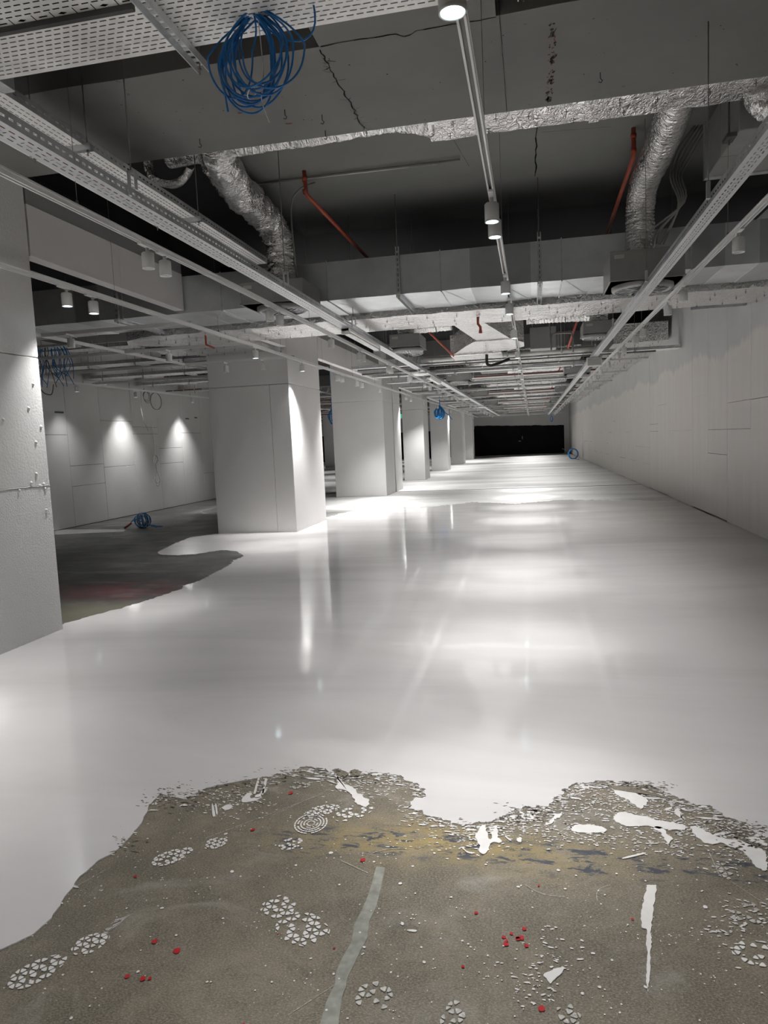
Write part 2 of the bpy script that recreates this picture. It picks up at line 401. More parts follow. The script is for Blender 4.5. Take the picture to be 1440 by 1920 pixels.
# dropped slab beams under the ceiling, one per column line
def ragged(x0, x1, y, amp, n=60, s=2.0):
    return [(x0+(x1-x0)*i/n, y+amp*noise.noise(Vector(((x0+(x1-x0)*i/n)*s, y, 1)))) for i in range(n+1)]
pts = [(-9.45, 5.40), (3.1, 5.40)] + [(3.1, 4.2)] + ragged(3.0, -0.14, 4.2, 0.03) + [(-0.13, YB+.1), (-1.14, YB+.1)] + ragged(-1.15, -9.4, 4.22, 0.015) + [(-9.45, 4.22)]
m = MB(); nn = len(pts)
m._add([(p[0], p[1], ZS) for p in pts]+[(p[0], p[1], ZU) for p in pts], [tuple(range(nn))[::-1]]+[(i, (i+1) % nn, nn+(i+1) % nn, nn+i) for i in range(nn)])
sl = struct(m.obj('ceiling_slab', 'slab')); 
def flat_crack(m, pts, wd, z):
    for a, b in zip(pts[:-1], pts[1:]):
        a = Vector((*a, 0)); b = Vector((*b, 0)); d = (b-a).normalized(); q = Vector((-d.y, d.x, 0))*wd*random.uniform(.5, 1.3)
        m._add([(*(a-q).xy, z), (*(a+q).xy, z), (*(b+q).xy, z), (*(b-q).xy, z)], [(0, 1, 2, 3), (3, 2, 1, 0)])
m = MB()
flat_crack(m, [(-1.15+random.uniform(-.012,.012), 4.25+i*.04) for i in range(29)], .0035, ZS-.002)
for i in range(26): 
    yy = random.uniform(4.35, 5.4); xx = -1.15+random.uniform(-.02,.02); flat_crack(m, [(xx, yy), (xx+random.uniform(-.05,.05), yy+random.uniform(-.03,.03))], .0018, ZS-.002)
flat_crack(m, [(-1.14+i*.04, 4.215+random.uniform(-.006,.006)+(.04 if i in (12,13) else 0)) for i in range(26)], .0035, ZS-.002)
flat_crack(m, [(-.12+random.uniform(-.002,.002), 3.6+i*.1) for i in range(19)], .0015, ZS-.002)
m.obj('crack', 'crack', sl)
m = MB()
for i in range(46): 
    yy = random.uniform(4.35, 5.35); m.disc((.17+random.uniform(-.018,.018), yy, ZS-.002), random.uniform(.003,.012), 6, random.uniform(.008,.03), random.uniform(0,.6), .4, True)
for i in range(70): m.disc((random.uniform(-2.6, 2.2), random.uniform(4.3, 5.35), ZS-.002), random.uniform(.002,.007), 6, None, 0, .4, True)
m.obj('stain', 'crack', sl)
m = MB()
for i in range(40): m.disc((.168+random.uniform(-.02,.02), random.uniform(4.5, 5.35), ZS-.003), random.uniform(.002,.006), 6, random.uniform(.005,.015), 0, .4, True)
for (xx, yy, rr) in [(-1.9,4.85,.02),(-1.65,5.1,.03),(-2.3,4.7,.012)]:
    m.disc((xx, yy, ZS-.003), rr, 7, rr*.5, .3, .5, True)
m.obj('stain', 'rust_stain', sl)
for yb in (12.35, 20.0, 27.6, 34.2, 41.8, 49.8):
    struct(MB().box(-9.45 if yb < 21 else -17.4, wx(yb)-0.002, yb, yb+1.2, ZS, ZU).obj('ceiling_slab', 'slab'))
# black soffit sheets in the near recesses, either side of the slab joint
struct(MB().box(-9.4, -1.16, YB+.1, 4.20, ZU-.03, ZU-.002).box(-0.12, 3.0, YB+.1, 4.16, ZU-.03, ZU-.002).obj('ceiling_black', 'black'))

# ceiling hooks
for (xx, yy) in [(-1.38, 5.05), (-1.43,5.3),(-2.35,5.15),(.48,5.02),(-.95,6.2),(.55,6.55),(-1.6,4.9),(.2,6.3),(.75,6.6)]:
    hk = MB(); z0 = ZS if yy < 5.4 else ZU
    hk.tube([(xx, yy, z0), (xx, yy, z0-.035), (xx+.012, yy, z0-.05), (xx+.004, yy, z0-.062), (xx-.012, yy, z0-.055)], .003, 6)
    o = hk.obj('ceiling_hook', 'rubber'); tag(o, 'small black wire hook sticking out of the grey ceiling', 'hook', 'wire hooks in the grey ceiling')
# hairlines on the upper ceiling
m = MB()
flat_crack(m, [(.12+i*.1, 6.5+random.uniform(-.004,.004)) for i in range(12)], .004, ZU-.002)
flat_crack(m, [(.1+random.uniform(-.01,.01), 5.9+i*.1) for i in range(22)], .006, ZU-.002)
flat_crack(m, [(.15+i*.1, 6.9+i*.012) for i in range(7)], .0018, ZU-.002)
flat_crack(m, [(.45+i*.1, 6.22) for i in range(9)], .0018, ZU-.002)
flat_crack(m, [(-.65+i*.012, 6.7+i*.1) for i in range(9)], .0016, ZU-.002)
m.obj('crack', 'crack', ceil)

# ------------------------------------------------------------------ columns
COLS = [ (-5.5,-4.03,3.72,5.38,'nearest square painted column, cut by the left picture edge','column_rough'),
         (-5.5,-4.03,11.73,13.55,'big square painted column second from the camera, bright light scallop on it','column'),
         (-5.42,-3.97,19.3,20.62,'front half of the third column, before its dark joint','column'),
         (-5.42,-3.97,20.76,21.85,'narrow rear half of the third column, behind its dark joint','column'),
         (-4.74,-3.95,26.5,27.75,'fourth square column from the camera, slim and plain','column'),
         (-4.72,-3.92,33.8,34.8,'fifth column, behind the hanging blue cable bundle','column'),
         (-4.63,-3.93,41.4,42.9,'sixth square column from the camera, lit on its left side','column'),
         (-4.69,-4.0,49.7,50.8,'last column of the main row, beside the black wall','column'),
         (-11.9,-11.1,40.3,42.5,'lone column far off in the left hall, before the black wall','column')]
for i, (x0, x1, y0, y1, lab, mt) in enumerate(COLS):
    c = thing('square_column', lab, 'column', ((x0+x1)/2, (y0+y1)/2, 0))
    if i == 0:
        # board facing in courses with beaded joints
        MB().bbox(x0, x1, y0, y1, 0, 1.255, .006).obj('column_board', 'column_rough', c)
        MB().bbox(x0, x1-.001, y0, y1, 1.261, 2.32, .006).obj('column_board', 'column', c)
        MB().bbox(x0, x1, y0, y1, 2.325, ZU, .006).obj('column_board', 'column', c)
        m = MB()
        for (yy, zz) in [(4.75,1.50),(5.22,1.36),(5.31,1.23),(5.25,1.62),(5.2,1.9),(5.28,2.1),(5.3,1.27),(5.15,1.29),(5.0,1.24),(5.33,1.75),(5.3,1.05),(4.9,1.8),(5.25,1.26)]:
            m.lathe([(.001,.012),(.010,.009),(.016,0)], (0,0,0), 8)
            for k in range(24):
                v = m.v[-24+k]; m.v[-24+k] = (x1-.001+v[2], yy+v[0], zz+v[1])
        m.tube([(x1, y0+.2+i*.05, 1.258+random.uniform(-.003,.003)) for i in range(30) if y0+.2+i*.05 < y1], .004, 6)
        m.obj('plaster_bead', 'column', c)
    elif i == 1:
        MB().bbox(x0, x1-.35, y0, y1, 0, 2.55, .006).obj('column_board', 'column', c)
        MB().bbox(x1-.347, x1, y0, y1, 0, 2.55, .006).obj('column_board', 'column', c)
        MB().bbox(x0, x1, y0, y1, 2.556, ZU, .006).obj('column_board', 'column', c)
    else:
        MB().bbox(x0, x1, y0, y1, 0, 2.62 if i < 5 else ZU, .008).obj('column_board', 'column', c)
        if i < 5: MB().bbox(x0, x1, y0, y1, 2.624, ZU, .008).obj('column_board', 'column', c)
    # cables or joint strip
o = MB().box(-5.3, -4.03, 20.625, 20.755, 0.0, ZS-.02).obj('joint_strip', 'black'); tag(o, 'dark vertical joint splitting the third column', 'joint')
o = MB().box(-8, wx(20.7)-.01, 20.67, 20.71, 0.0, 0.006).obj('floor_joint', 'black', fl)

# bulkhead boards hanging between the columns
spans = [(5.4, 8.08), (10.3, 11.7), (13.58, 19.27), (21.9, 26.45), (27.8, 33.75), (34.85, 41.35), (42.95, 49.65)]
blab = ['above the gap behind the nearest column', 'just in front of the second column', 'between the second and third columns', 'between the third and fourth columns', 'between the fourth and fifth columns', 'between the fifth and sixth columns', 'between the last two columns']
for (a, b), l in zip(spans, blab):
    t = thing('bulkhead', 'pale painted bulkhead board hung high '+l, 'bulkhead', (-4.09, (a+b)/2, 3.16))
    k = max(1, round((b-a)/1.25)); st = (b-a)/k
    for i in range(k):
        # painted area ends in a soft wave, raw board above
        o = MB().bbox(-4.15, -4.03, a+i*st+.002, a+(i+1)*st-.002, 3.16, 3.58, .003).obj('bulkhead_panel', 'bulkhead', t)
        MB().box(-4.15, -4.034, a+i*st+.002, a+(i+1)*st-.002, 3.58, 3.77 if a > 10 else 3.76).obj('raw_board', 'bulkhead_raw', t)
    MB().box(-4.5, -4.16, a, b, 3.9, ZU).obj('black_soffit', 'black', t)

# ------------------------------------------------------------------ wet coating on the floor
def px(*ps): return [floor_at(*p).xy[:] for p in ps]
front = px((0,1783),(30,1770),(60,1755),(95,1725),(125,1680),(150,1645),(185,1615),(215,1600),(245,1570),(268,1540),(280,1512),(300,1490),(345,1500),(385,1480),(410,1474),(450,1466),(500,1458),(540,1449),(575,1438),(605,1441),(622,1452),(636,1446),(655,1456),(680,1452),(720,1450),(758,1460),(795,1480),(797,1490),(765,1504),(778,1520),(800,1530),(835,1538),(862,1550),(900,1545),(930,1540),(960,1524),(985,1513),(1005,1518),(1035,1508),(1052,1487),(1066,1474),(1090,1469),(1150,1467),(1185,1470),(1222,1473),(1260,1492),(1320,1512),(1380,1540),(1440,1574))
front = [(-2.55, 1.2), (-2.05, 1.45)] + front + [(1.6, 2.2), (2.2, 1.6), (2.9, 1.2)]
leftb = px((118,1171),(158,1159),(215,1144),(275,1127),(340,1105),(345,1099),(375,1089),(396,1078),(430,1060),(436,1052),(457,1043),(443,1034),(413,1032),(370,1039),(330,1042),(297,1040),(296,1035),(331,1018),(357,1008),(409,1001))
def rough_line(pts, amp, step):
    out = []
    for a, b in zip(pts[:-1], pts[1:]):
        a = Vector(a); b = Vector(b); L = (b-a).length; k = max(1, int(L/step)); q = Vector((-(b-a).y, (b-a).x))/max(L, 1e-6)
        for i in range(k):
            p = a.lerp(b, i/k); nz = noise.fractal(Vector((p.x*14, p.y*22, 0)), .7, 2.1, 6)
            am = amp*(.15 if (p.y < 2.9 and p.x < -1.25) else 1)
            out.append(tuple(p+q*am*nz))
    out.append(pts[-1]); return out
fr = rough_line(front, 0.026, 0.006)
le = rough_line(leftb, 0.035, 0.03)
farE = rough_line([(3.0, 15.6), (1.6, 16.2), (.6, 16.6), (-.4, 15.9), (-1.4, 16.6), (-2.4, 15.5), (-3.3, 16.2), (-3.9, 15.2), (-4.3, 13.6)], 0.12, 0.06)
outline = fr + [(wx(1.2)-.002, 1.2)] + [(wx(15.6)-.002, 15.6)] + farE + [(-5.4, 13.5), (-5.45, 11.8)] + le[::-1] + [(-4.1, 5.3), (-5.4, 3.8), (-6.5, 3.0), (-5.0, 1.2)]
bm = bmesh.new(); vs = [bm.verts.new((p[0], p[1], 0.005)) for p in outline]; f = bm.faces.new(vs)
ex = bmesh.ops.extrude_face_region(bm, geom=[f]); 
for v in [g for g in ex['geom'] if isinstance(g, bmesh.types.BMVert)]: v.co.z = 0.0005
bmesh.ops.recalc_face_normals(bm, faces=bm.faces[:])
bmesh.ops.triangulate(bm, faces=bm.faces[:], ngon_method='EAR_CLIP')
me = bpy.data.meshes.new('floor_coating'); bm.to_mesh(me); bm.free(); me.materials.append(MT['coat'])
coat = bpy.data.objects.new('floor_coating', me); C.objects.link(coat)
tag(coat, 'wet glossy white levelling coat poured over the concrete floor', 'floor coating', kind='stuff')

# pale puddles at the left
for pl, lab in [(px((103,1003),(103,994),(150,993),(235,993),(232,997),(160,1000)), 'thin'), (px((379,964),(379,959),(409,952),(409,963)), 'small')]:
    MB().poly(rough_line(pl+[pl[0]], .02, .06)[:-1], .004, .003).obj('coating_patch', 'coat', fl)

# smears, drips and blobs of coating that reach beyond the edge
m = MB()
def smear(pts, amp=.012, z=.0042, step=.004, sm=2):
    P = px(*pts)
    for _ in range(sm):   # round the corners
        P = [q for a_, b_ in zip(P, P[1:]+P[:1]) for q in ((a_[0]*.75+b_[0]*.25, a_[1]*.75+b_[1]*.25), (a_[0]*.25+b_[0]*.75, a_[1]*.25+b_[1]*.75))]
    m.poly(rough_line(P+[P[0]], amp, step)[:-1], z, .003)
smear([(1145,1476),(1180,1480),(1215,1500),(1212,1515),(1200,1522),(1178,1500),(1150,1487)])
smear([(1150,1530),(1168,1522),(1200,1532),(1260,1545),(1290,1547),(1285,1560),(1225,1552),(1165,1548),(1148,1540)])
smear([(1225,1552),(1243,1553),(1262,1575),(1252,1593),(1246,1570)])
smear([(1287,1548),(1310,1553),(1345,1572),(1390,1578),(1440,1600),(1440,1637),(1422,1632),(1402,1605),(1370,1588),(1350,1580),(1325,1584),(1308,1572)])
smear([(1395,1570),(1440,1578),(1440,1590),(1405,1578)])
smear([(1070,1550),(1090,1545),(1130,1550),(1140,1560),(1105,1563),(1072,1562)])
smear([(1246,1518),(1256,1515),(1262,1512),(1258,1520),(1250,1523)])
smear([(1264,1522),(1272,1514),(1272,1524),(1285,1542),(1276,1540)])
# comb drips
smear([(893,1562),(905,1548),(912,1552),(915,1575),(922,1575),(928,1550),(932,1549),(931,1572),(942,1578),(938,1585),(925,1580),(917,1588),(908,1603),(898,1601),(895,1575)])
smear([(866,1590),(876,1597),(893,1599),(892,1604),(878,1604),(869,1597)])
smear([(943,1560),(950,1568),(962,1578),(955,1580),(946,1570)]); smear([(968,1574),(978,1572),(977,1580),(970,1579)]); smear([(980,1548),(986,1560),(984,1565),(982,1562)])
smear([(972,1518),(980,1520),(984,1536),(990,1540),(986,1520),(1000,1530),(1008,1538),(992,1538),(980,1538)])
smear([(1022,1546),(1050,1525),(1058,1522),(1040,1540),(1026,1548)])
smear([(448,1508),(462,1488),(474,1488),(468,1500),(482,1496),(494,1494),(480,1503)], .004); smear([(414,1516),(430,1508),(438,1514),(424,1522)], .004)
smear([(624,1446),(634,1466),(630,1481),(640,1480),(660,1490),(668,1510),(690,1516),(693,1500),(682,1497),(676,1490),(664,1480),(646,1470),(640,1468)])
smear([(505,1475),(480,1492),(478,1500),(494,1490)]); smear([(488,1460),(479,1490),(475,1490),(483,1460)], .002); smear([(502,1460),(494,1492),(490,1492),(497,1460)], .002)
smear([(397,1508),(399,1508),(405,1530),(400,1534),(398,1528)], .002); smear([(403,1508),(406,1508),(409,1528),(405,1530)], .002)
# long trowel drip at right
smear([(1212,1661),(1231,1661),(1228,1690),(1224,1700),(1222,1740),(1221,1785),(1218,1830),(1215,1862),(1212,1845),(1213,1800),(1212,1745),(1204,1742),(1201,1725),(1206,1700)], .004, sm=0)
# small splashes
smear([(1016,1830),(1030,1823),(1060,1812),(1058,1822),(1040,1838),(1032,1850),(1026,1838)], .004); smear([(762,1745),(783,1745),(781,1750),(764,1748)], .002)
smear([(1165,1610),(1210,1600),(1212,1602),(1168,1613)],.001)
m.obj('coating_smear', 'splat', fl)
# specks everywhere: dense and streaky by the edge, sparse further off
m = MB(); rs = random.Random(11)
def speck(x, y, r, el=1.0, z=.003, rot=0.0, seg=6):
    vs = []
    for j in range(seg):
        a = 2*PI*j/seg; q = r*rs.uniform(.65, 1.25); X0, Y0 = q*el*math.cos(a), q*math.sin(a)
        vs.append((x+X0*math.cos(rot)-Y0*math.sin(rot), y+X0*math.sin(rot)+Y0*math.cos(rot), z))
    m._add(vs, [tuple(range(seg))])
for i in range(520):
    speck(rs.uniform(-2.0, 1.5), rs.uniform(1.5, 2.75), abs(rs.gauss(0, .0028))+.0008)
for i in range(40):
    cx0, cy0 = rs.uniform(-1.6, 1.3), rs.uniform(1.6, 2.6)
    for j in range(rs.randint(4, 14)): speck(cx0+rs.gauss(0, .05), cy0+rs.gauss(0, .03), rs.uniform(.001, .0035))
for i in range(3000):
    a = rs.choice(fr[60:-40]); d = abs(rs.gauss(0, .05))
    if a[0] < -1.25 and rs.random() < .93: continue
    speck(a[0]+rs.gauss(0, .03), a[1]-d, min(.010, rs.expovariate(1/.0019)+.0007), rs.uniform(1.2, 5), .003, rs.gauss(0, .2))
for (pxx, pyy, sx, sy, cnt) in [(1110,1500,35,22,260),(1240,1510,60,22,420),(1290,1550,60,18,300),(1100,1565,50,10,140),(980,1535,40,18,300),(1400,1600,35,14,120),(1250,1590,40,12,90),(1380,1730,40,30,120),(430,1500,50,16,200),(690,1475,40,14,160),(870,1570,60,16,140),(1040,1790,30,30,50),(1380,1560,40,14,150),(330,1490,30,10,140),(1010,1850,25,25,40)]:
    for j in range(cnt):
        p = floor_at(pxx+rs.gauss(0, sx), pyy+rs.gauss(0, sy)); speck(p.x, p.y, rs.uniform(.001, .0042), rs.uniform(1, 3.0), .0031, rs.gauss(0, .25))
m.obj('paint_speck', 'splat', fl, kind='stuff')
# holes torn in the coating near its edge
m = MB()
for (pxx, pyy, sx, sy, cnt) in [(330,1495,35,12,160),(450,1472,40,6,90),(560,1450,40,6,60),(660,1455,30,6,50),(1230,1478,20,4,50),(1400,1555,30,9,120),(985,1528,30,9,90),(870,1545,40,4,24),(1410,1585,30,8,70),(440,1560,8,30,0),(235,1580,14,12,40),(1200,1470,30,3,30)]:
    for j in range(cnt):
        p = floor_at(pxx+rs.gauss(0, sx), pyy+rs.gauss(0, sy)); speck(p.x, p.y, rs.uniform(.001, .004), rs.uniform(1.2, 4.0), .0056, rs.gauss(0, .3))
for pts in [[(622,1446),(630,1443),(648,1448),(655,1452),(645,1460),(635,1455)],[(655,1448),(665,1444),(680,1449),(672,1457),(658,1458)],[(1140,1474),(1190,1478),(1260,1500),(1200,1490),(1150,1482)]]:
    P = px(*pts); m.poly(rough_line(P+[P[0]], .003, .008)[:-1], .0056)
m.obj('bare_fleck', 'floor', fl, kind='stuff')
# boot prints: tread lugs printed in white
def bootprint(p0, p1, wd, heel=False, drop=0.08, mat='splat', seed=0):
    r = random.Random(seed); a = floor_at(*p0).xy; b = floor_at(*p1).xy; ax = (b-a); L = ax.length; ax.normalize(); ay = Vector((-ax.y, ax.x)); cen = (a+b)/2
    m = MB(); g = min(wd/3.6, .030); rows = int(L/g)+4
    def inside(u, v):
        tw = 1.0-0.25*((u/(L/2)+1)/2)
        return (u/(L/2))**2+(v/(wd/2*tw))**2
    for i in range(-rows-2, rows+2):
        for j in range(-8, 8):
            pa = [( (i+ (j % 2)*.5)*g, j*g*.87), ((i+1+(j % 2)*.5)*g, j*g*.87), ((i+.5+(j % 2)*.5)*g, (j+1)*g*.87), ((i+1.5+(j % 2)*.5)*g, (j+1)*g*.87)]
            for tri in ([pa[0], pa[1], pa[2]], [pa[1], pa[3], pa[2]]):
                cu = sum(p[0] for p in tri)/3; cv = sum(p[1] for p in tri)/3; e = inside(cu, cv)
                if e > 1.12 or r.random() < drop: continue
                sh = r.uniform(.62, .80); out = []
                for (u, v) in tri:
                    u2 = cu+(u-cu)*sh; v2 = cv+(v-cv)*sh; q = inside(u2, v2)
                    if q > 1: u2 /= math.sqrt(q); v2 /= math.sqrt(q)
                    out.append((u2, v2))
                # round each lug by cutting its corners
                pts = []
                for k in range(3):
                    p, qn, pp = Vector(out[k]), Vector(out[(k+1) % 3]), Vector(out[k-1])
                    pts += [p.lerp(pp, .2), p.lerp(qn, .2)]
                m.poly([tuple(cen+ax*p.x+ay*p.y) for p in pts], .0035, .002)
    m.obj('boot_print', mat, fl)
bootprint((14,1852),(126,1793),.115,seed=1); bootprint((134,1788),(206,1752),.10,seed=2); bootprint((284,1622),(362,1592),.10,seed=3)
bootprint((380,1590),(431,1573),.085,seed=4); bootprint((522,1592),(572,1573),.085,seed=5,drop=.25); bootprint((498,1690),(552,1715),.13,seed=6,drop=.3)
bootprint((528,1722),(614,1768),.16,seed=7,drop=.25); bootprint((572,1528),(640,1512),.09,seed=8); bootprint((625,1538),(702,1512),.11,seed=9,drop=.25)
bootprint((676,1850),(730,1890),.12,seed=10,drop=.45,mat='splat_thin'); bootprint((1392,1765),(1440,1815),.14,seed=11,drop=.4); bootprint((830,1898),(880,1915),.13,seed=12,drop=.35,mat='splat_thin')
bootprint((1040,1900),(1090,1915),.12,seed=13,drop=.4,mat='splat_thin'); bootprint((545,1480),(585,1465),.09,seed=14,drop=.3,mat='splat_thin'); bootprint((1350,1620),(1372,1650),.10,seed=15,drop=.5,mat='splat_thin'); bootprint((1365,1700),(1430,1730),.16,seed=16,drop=.5,mat='splat_thin')
# heel print of concentric rings
m = MB(); c0 = floor_at(583, 1545)
for r0 in (.012, .024, .036, .048, .060):
    k = 26
    for j in range(k):
        if rs.random() < .15: continue
        a0, a1 = 2*PI*j/k, 2*PI*(j+.85)/k; r1 = r0+.006
        m._add([(c0.x+q*math.cos(a), c0.y+q*1.15*math.sin(a), .0035) for (q, a) in ((r0, a0), (r1, a0), (r1, a1), (r0, a1))], [(0, 1, 2, 3)])
m.obj('heel_print', 'splat', fl)
# sliding smear behind the second print
m = MB()
for i in range(26):
    t0 = rs.uniform(0, 1); a = floor_at(196+rs.gauss(0, 4)+t0*30, 1752+rs.gauss(0, 4)-t0*28); b = floor_at(214+t0*50, 1742-t0*38)
    d = (b-a).normalized()*rs.uniform(.01, .05); q = Vector((-d.y, d.x, 0)).normalized()*rs.uniform(.0005, .0016)
    m._add([(*(a-q).xy, .0033), (*(a+d).xy, .0033), (*(a+q).xy, .0033)], [(0, 1, 2)])
m.obj('slip_smear', 'splat', fl)
# thin scratches and brush hairs
m = MB()
def hair(p, q, wd=.0012, sag=0.0):
    a = floor_at(*p); b = floor_at(*q); k = 14; d = (b-a).normalized(); nrm = Vector((-d.y, d.x, 0))
    for i in range(k):
        s0 = a.lerp(b, i/k)+nrm*sag*math.sin(PI*i/k); s1 = a.lerp(b, (i+.85)/k)+nrm*sag*math.sin(PI*(i+.85)/k); ww = nrm*wd*rs.uniform(.3, 1)
        m._add([(*(s0-ww).xy, .0028), (*(s1-ww).xy, .0028), (*(s1+ww).xy, .0028), (*(s0+ww).xy, .0028)], [(0, 1, 2, 3)])
hair((385,1573),(625,1482)); hair((510,1530),(620,1480)); hair((140,1665),(205,1628)); hair((700,1600),(760,1592), .002, .01); hair((640,1615),(690,1638), .002); hair((985,1660),(1060,1682), .0014, -.02); hair((1120,1690),(1145,1660), .0014, .02); hair((640,1840),(540,1905), .001); hair((1240,1580),(1290,1590), .003)
hair((1366,1592),(1385,1604), .0015); hair((1350,1640),(1440,1700), .0012); hair((1330,1600),(1348,1640), .002)
m.obj('white_scratch', 'splat_thin', fl)
# pale filler strip down the middle
P = px((706,1625),(722,1628),(714,1668),(706,1700),(692,1730),(688,1760),(668,1800),(652,1835),(648,1853),(642,1870),(634,1925),(598,1925),(612,1880),(628,1845),(630,1825),(640,1800),(660,1765),(664,1735),(682,1700),(694,1668))
m = MB(); m.poly(rough_line(P+[P[0]], .0015, .012)[:-1], .0022, .002); m.obj('filler_strip', 'pale_strip', fl)
# red drops
m = MB()
for (a, b, r) in [(332,1784,8),(290,1767,6),(239,1832,5),(268,1837,6),(281,1836,4),(680,1614,6),(474,1557,5),(545,1488,6),(522,1752,2),(627,1779,2.5),(945,1759,5),(950,1766,4),(948,1772,6),(959,1752,4),(971,1762,5),(978,1760,6),(983,1743,5),(987,1775,5),(1016,1893,7),(893,1713,4),(868,1814,3.5),(1186,1725,3),(254,1645,3.5),(457,1921,2),(1010,1662,3),(970,1760,4)]:
    p = floor_at(a, b); sc = (p-Vector((0, 0, CAMH))).length/F
    m.disc((p.x, p.y, .0036), r*sc*.72, 9, r*sc*.85, 0, .18)
m.obj('red_drop', 'red_spot', fl)

# ------------------------------------------------------------------ lighting tracks and spotlights
def zc(y): return ZS if any(b <= y <= b+1.2 for b in (4.2, 12.35, 20, 27.6, 34.2, 41.8, 49.8)) else ZU
ZT = 2.93   # underside of the tracks
def track(p0, p1, label, wires=True, open_down=True):
    "three-circuit ceiling track: extruded channel, slot, suspension wires, end caps"
    a, b = Vector(p0), Vector(p1); d = (b-a); L = d.length; d.normalize(); q = Vector((-d.y, d.x, 0))
    t = thing('lighting_track', label, 'lighting track', ((a+b)/2)[:])
    def bar(m, o0, o1, z0, z1):
        A = a+q*o0; B = a+q*o1; A2 = b+q*o0; B2 = b+q*o1
        m._add([(A.x,A.y,z0),(B.x,B.y,z0),(B2.x,B2.y,z0),(A2.x,A2.y,z0),(A.x,A.y,z1),(B.x,B.y,z1),(B2.x,B2.y,z1),(A2.x,A2.y,z1)], [(0,3,2,1),(4,5,6,7),(0,1,5,4),(1,2,6,5),(2,3,7,6),(3,0,4,7)])
    z = a.z; m = MB(); bar(m, -.018, -.009, z, z+.034); bar(m, .009, .018, z, z+.034); bar(m, -.018, .018, z+.034, z+.04); bar(m, -.022, -.018, z+.026, z+.036); bar(m, .018, .022, z+.026, z+.036)
    m.obj('channel', 'white_metal', t)
    m = MB(); bar(m, -.0085, .0085, z+.018, z+.033); m.obj('slot_liner', 'grey_pipe', t)
    for P in (a, b):
        m = MB(); m.bbox(P.x-.02, P.x+.02, P.y-.012, P.y+.012, z-.001, z+.042, .003); m.obj('end_cap', 'white_metal', t)
    if wires:
        k = int(L/2.3)+1
        for i in range(min(k, 24)):
            c = a+d*(0.6+i*(L-1.2)/max(1, k-1))
            if abs(c.x+2.6) < .1 and 5.3 < c.y < 7.9: continue
            if abs(c.x+2.6) < .1 and 10.5 < c.y % 7 + 10 < 0: continue
            m = MB(); m.tube([(c.x, c.y, z+.04), (c.x, c.y, zc(c.y))], .0018, 5); m.lathe([(.001,.03),(.008,.025),(.008,0)], (c.x, c.y, z+.04), 8)
            m.obj('suspension_wire', 'grey_pipe', t)
    return t
def make_spot(lit, axis='y'):
    t = thing('track_spotlight', '', 'spotlight', (0, 0, 0))
    def o(m, name, mat, par=t): m.local = True; return m.obj(name, mat, par)
    m = MB(); m.bbox(-.016, .016, -.075, .075, -.014, .004, .003); ad = o(m, 'adapter', 'white_metal')
    m = MB(); m.tube([(0, .03, -.014), (0, .03, -.05)], .013, 10); o(m, 'stem', 'white_metal')
    m = MB(); m.lathe([(.001, -.045), (.036, -.045), (.043, -.052), (.043, -.142), (.0425, -.143), (.0425, -.146), (.043, -.147), (.043, -.155), (.038, -.155), (.036, -.145), (.030, -.135)], (0, .03, 0), 24); hs = o(m, 'housing', 'white_metal')
    m = MB(); m.disc((0, .03, -.147), .0365, 20, down=True); o(m, 'lens', 'lens_on' if lit else 'lens_off', hs)
    return t
NL = [0]
FLOOD = 0.85            # strength of each lamp's wide spill against its central beam
def add_light(par, watt, size=38, blend=1.0, rot=None, col=(1.0, .998, .99), fl_=1.0):
    far_ = par.location.y > 21     # one cone is enough for the small distant lamps
    for sz, wt, rt in ((112, watt*.9, None),) if far_ else ((size, watt, rot or (.17, 0, 0)), (96, watt*FLOOD*fl_, None)):
        ld = bpy.data.lights.new('spot_beam', 'SPOT'); ld.energy = wt; ld.spot_size = math.radians(sz); ld.spot_blend = blend; ld.color = col; ld.shadow_soft_size = .045
        lo = bpy.data.objects.new('spot_beam', ld); C.objects.link(lo); lo.parent = par; lo.location = (0, .03, -.17)
        if rt: lo.rotation_euler = rt
        NL[0] += 1
PROTO_ON, PROTO_OFF = make_spot(True), make_spot(False)
used = set()
def spotlight(loc, label, lit, group, watt=None, size=38, beam_rot=None, col=(1.0, .998, .99)):
    pr = PROTO_ON if lit else PROTO_OFF
    if pr.name not in used:
        used.add(pr.name); c = pr
    else: c = copy_tree(pr); 
    for ch in list(c.children):
        if ch.type == 'LIGHT': bpy.data.objects.remove(ch)
    c.location = loc; c['label'] = label; c['group'] = group
    return (c, watt, size, beam_rot, col)
todo = []
# centre track, every lamp lit
XM, X1, X2, XR = -0.212, -2.61, -3.94, 1.53
XM, X1, X2, XR = -0.205, -2.60, -3.78, 1.53
Z2 = 2.895   # the columns' track hangs a little lower
t = track((XM, YB+.3, ZT), (XM, 52, ZT), 'long white centre track running overhead down the middle of the hall')
t = track((X1, YB+.3, ZT), (X1, 52, ZT), 'long white track at the left, under the cable trays, with lamps off')
t = track((X2, YB+.3, Z2), (X2, 52, Z2), 'long white track passing close in front of the row of columns')
t = track((XR, YB+.3, ZT), (XR, 52, ZT), 'long white track at the right, beside the bare wall')
ys = [-4.4, -2.2, 0.0, 2.30, 4.48, 4.82, 6.72, 7.85, 9.8, 12.3, 14.6, 17.0, 19.4, 22.0, 24.6, 27.2, 30.0, 33.0, 36.2, 39.5, 43, 46.5, 50]  # lamps behind the camera are unseen, added to lift the fill light
ln = 0
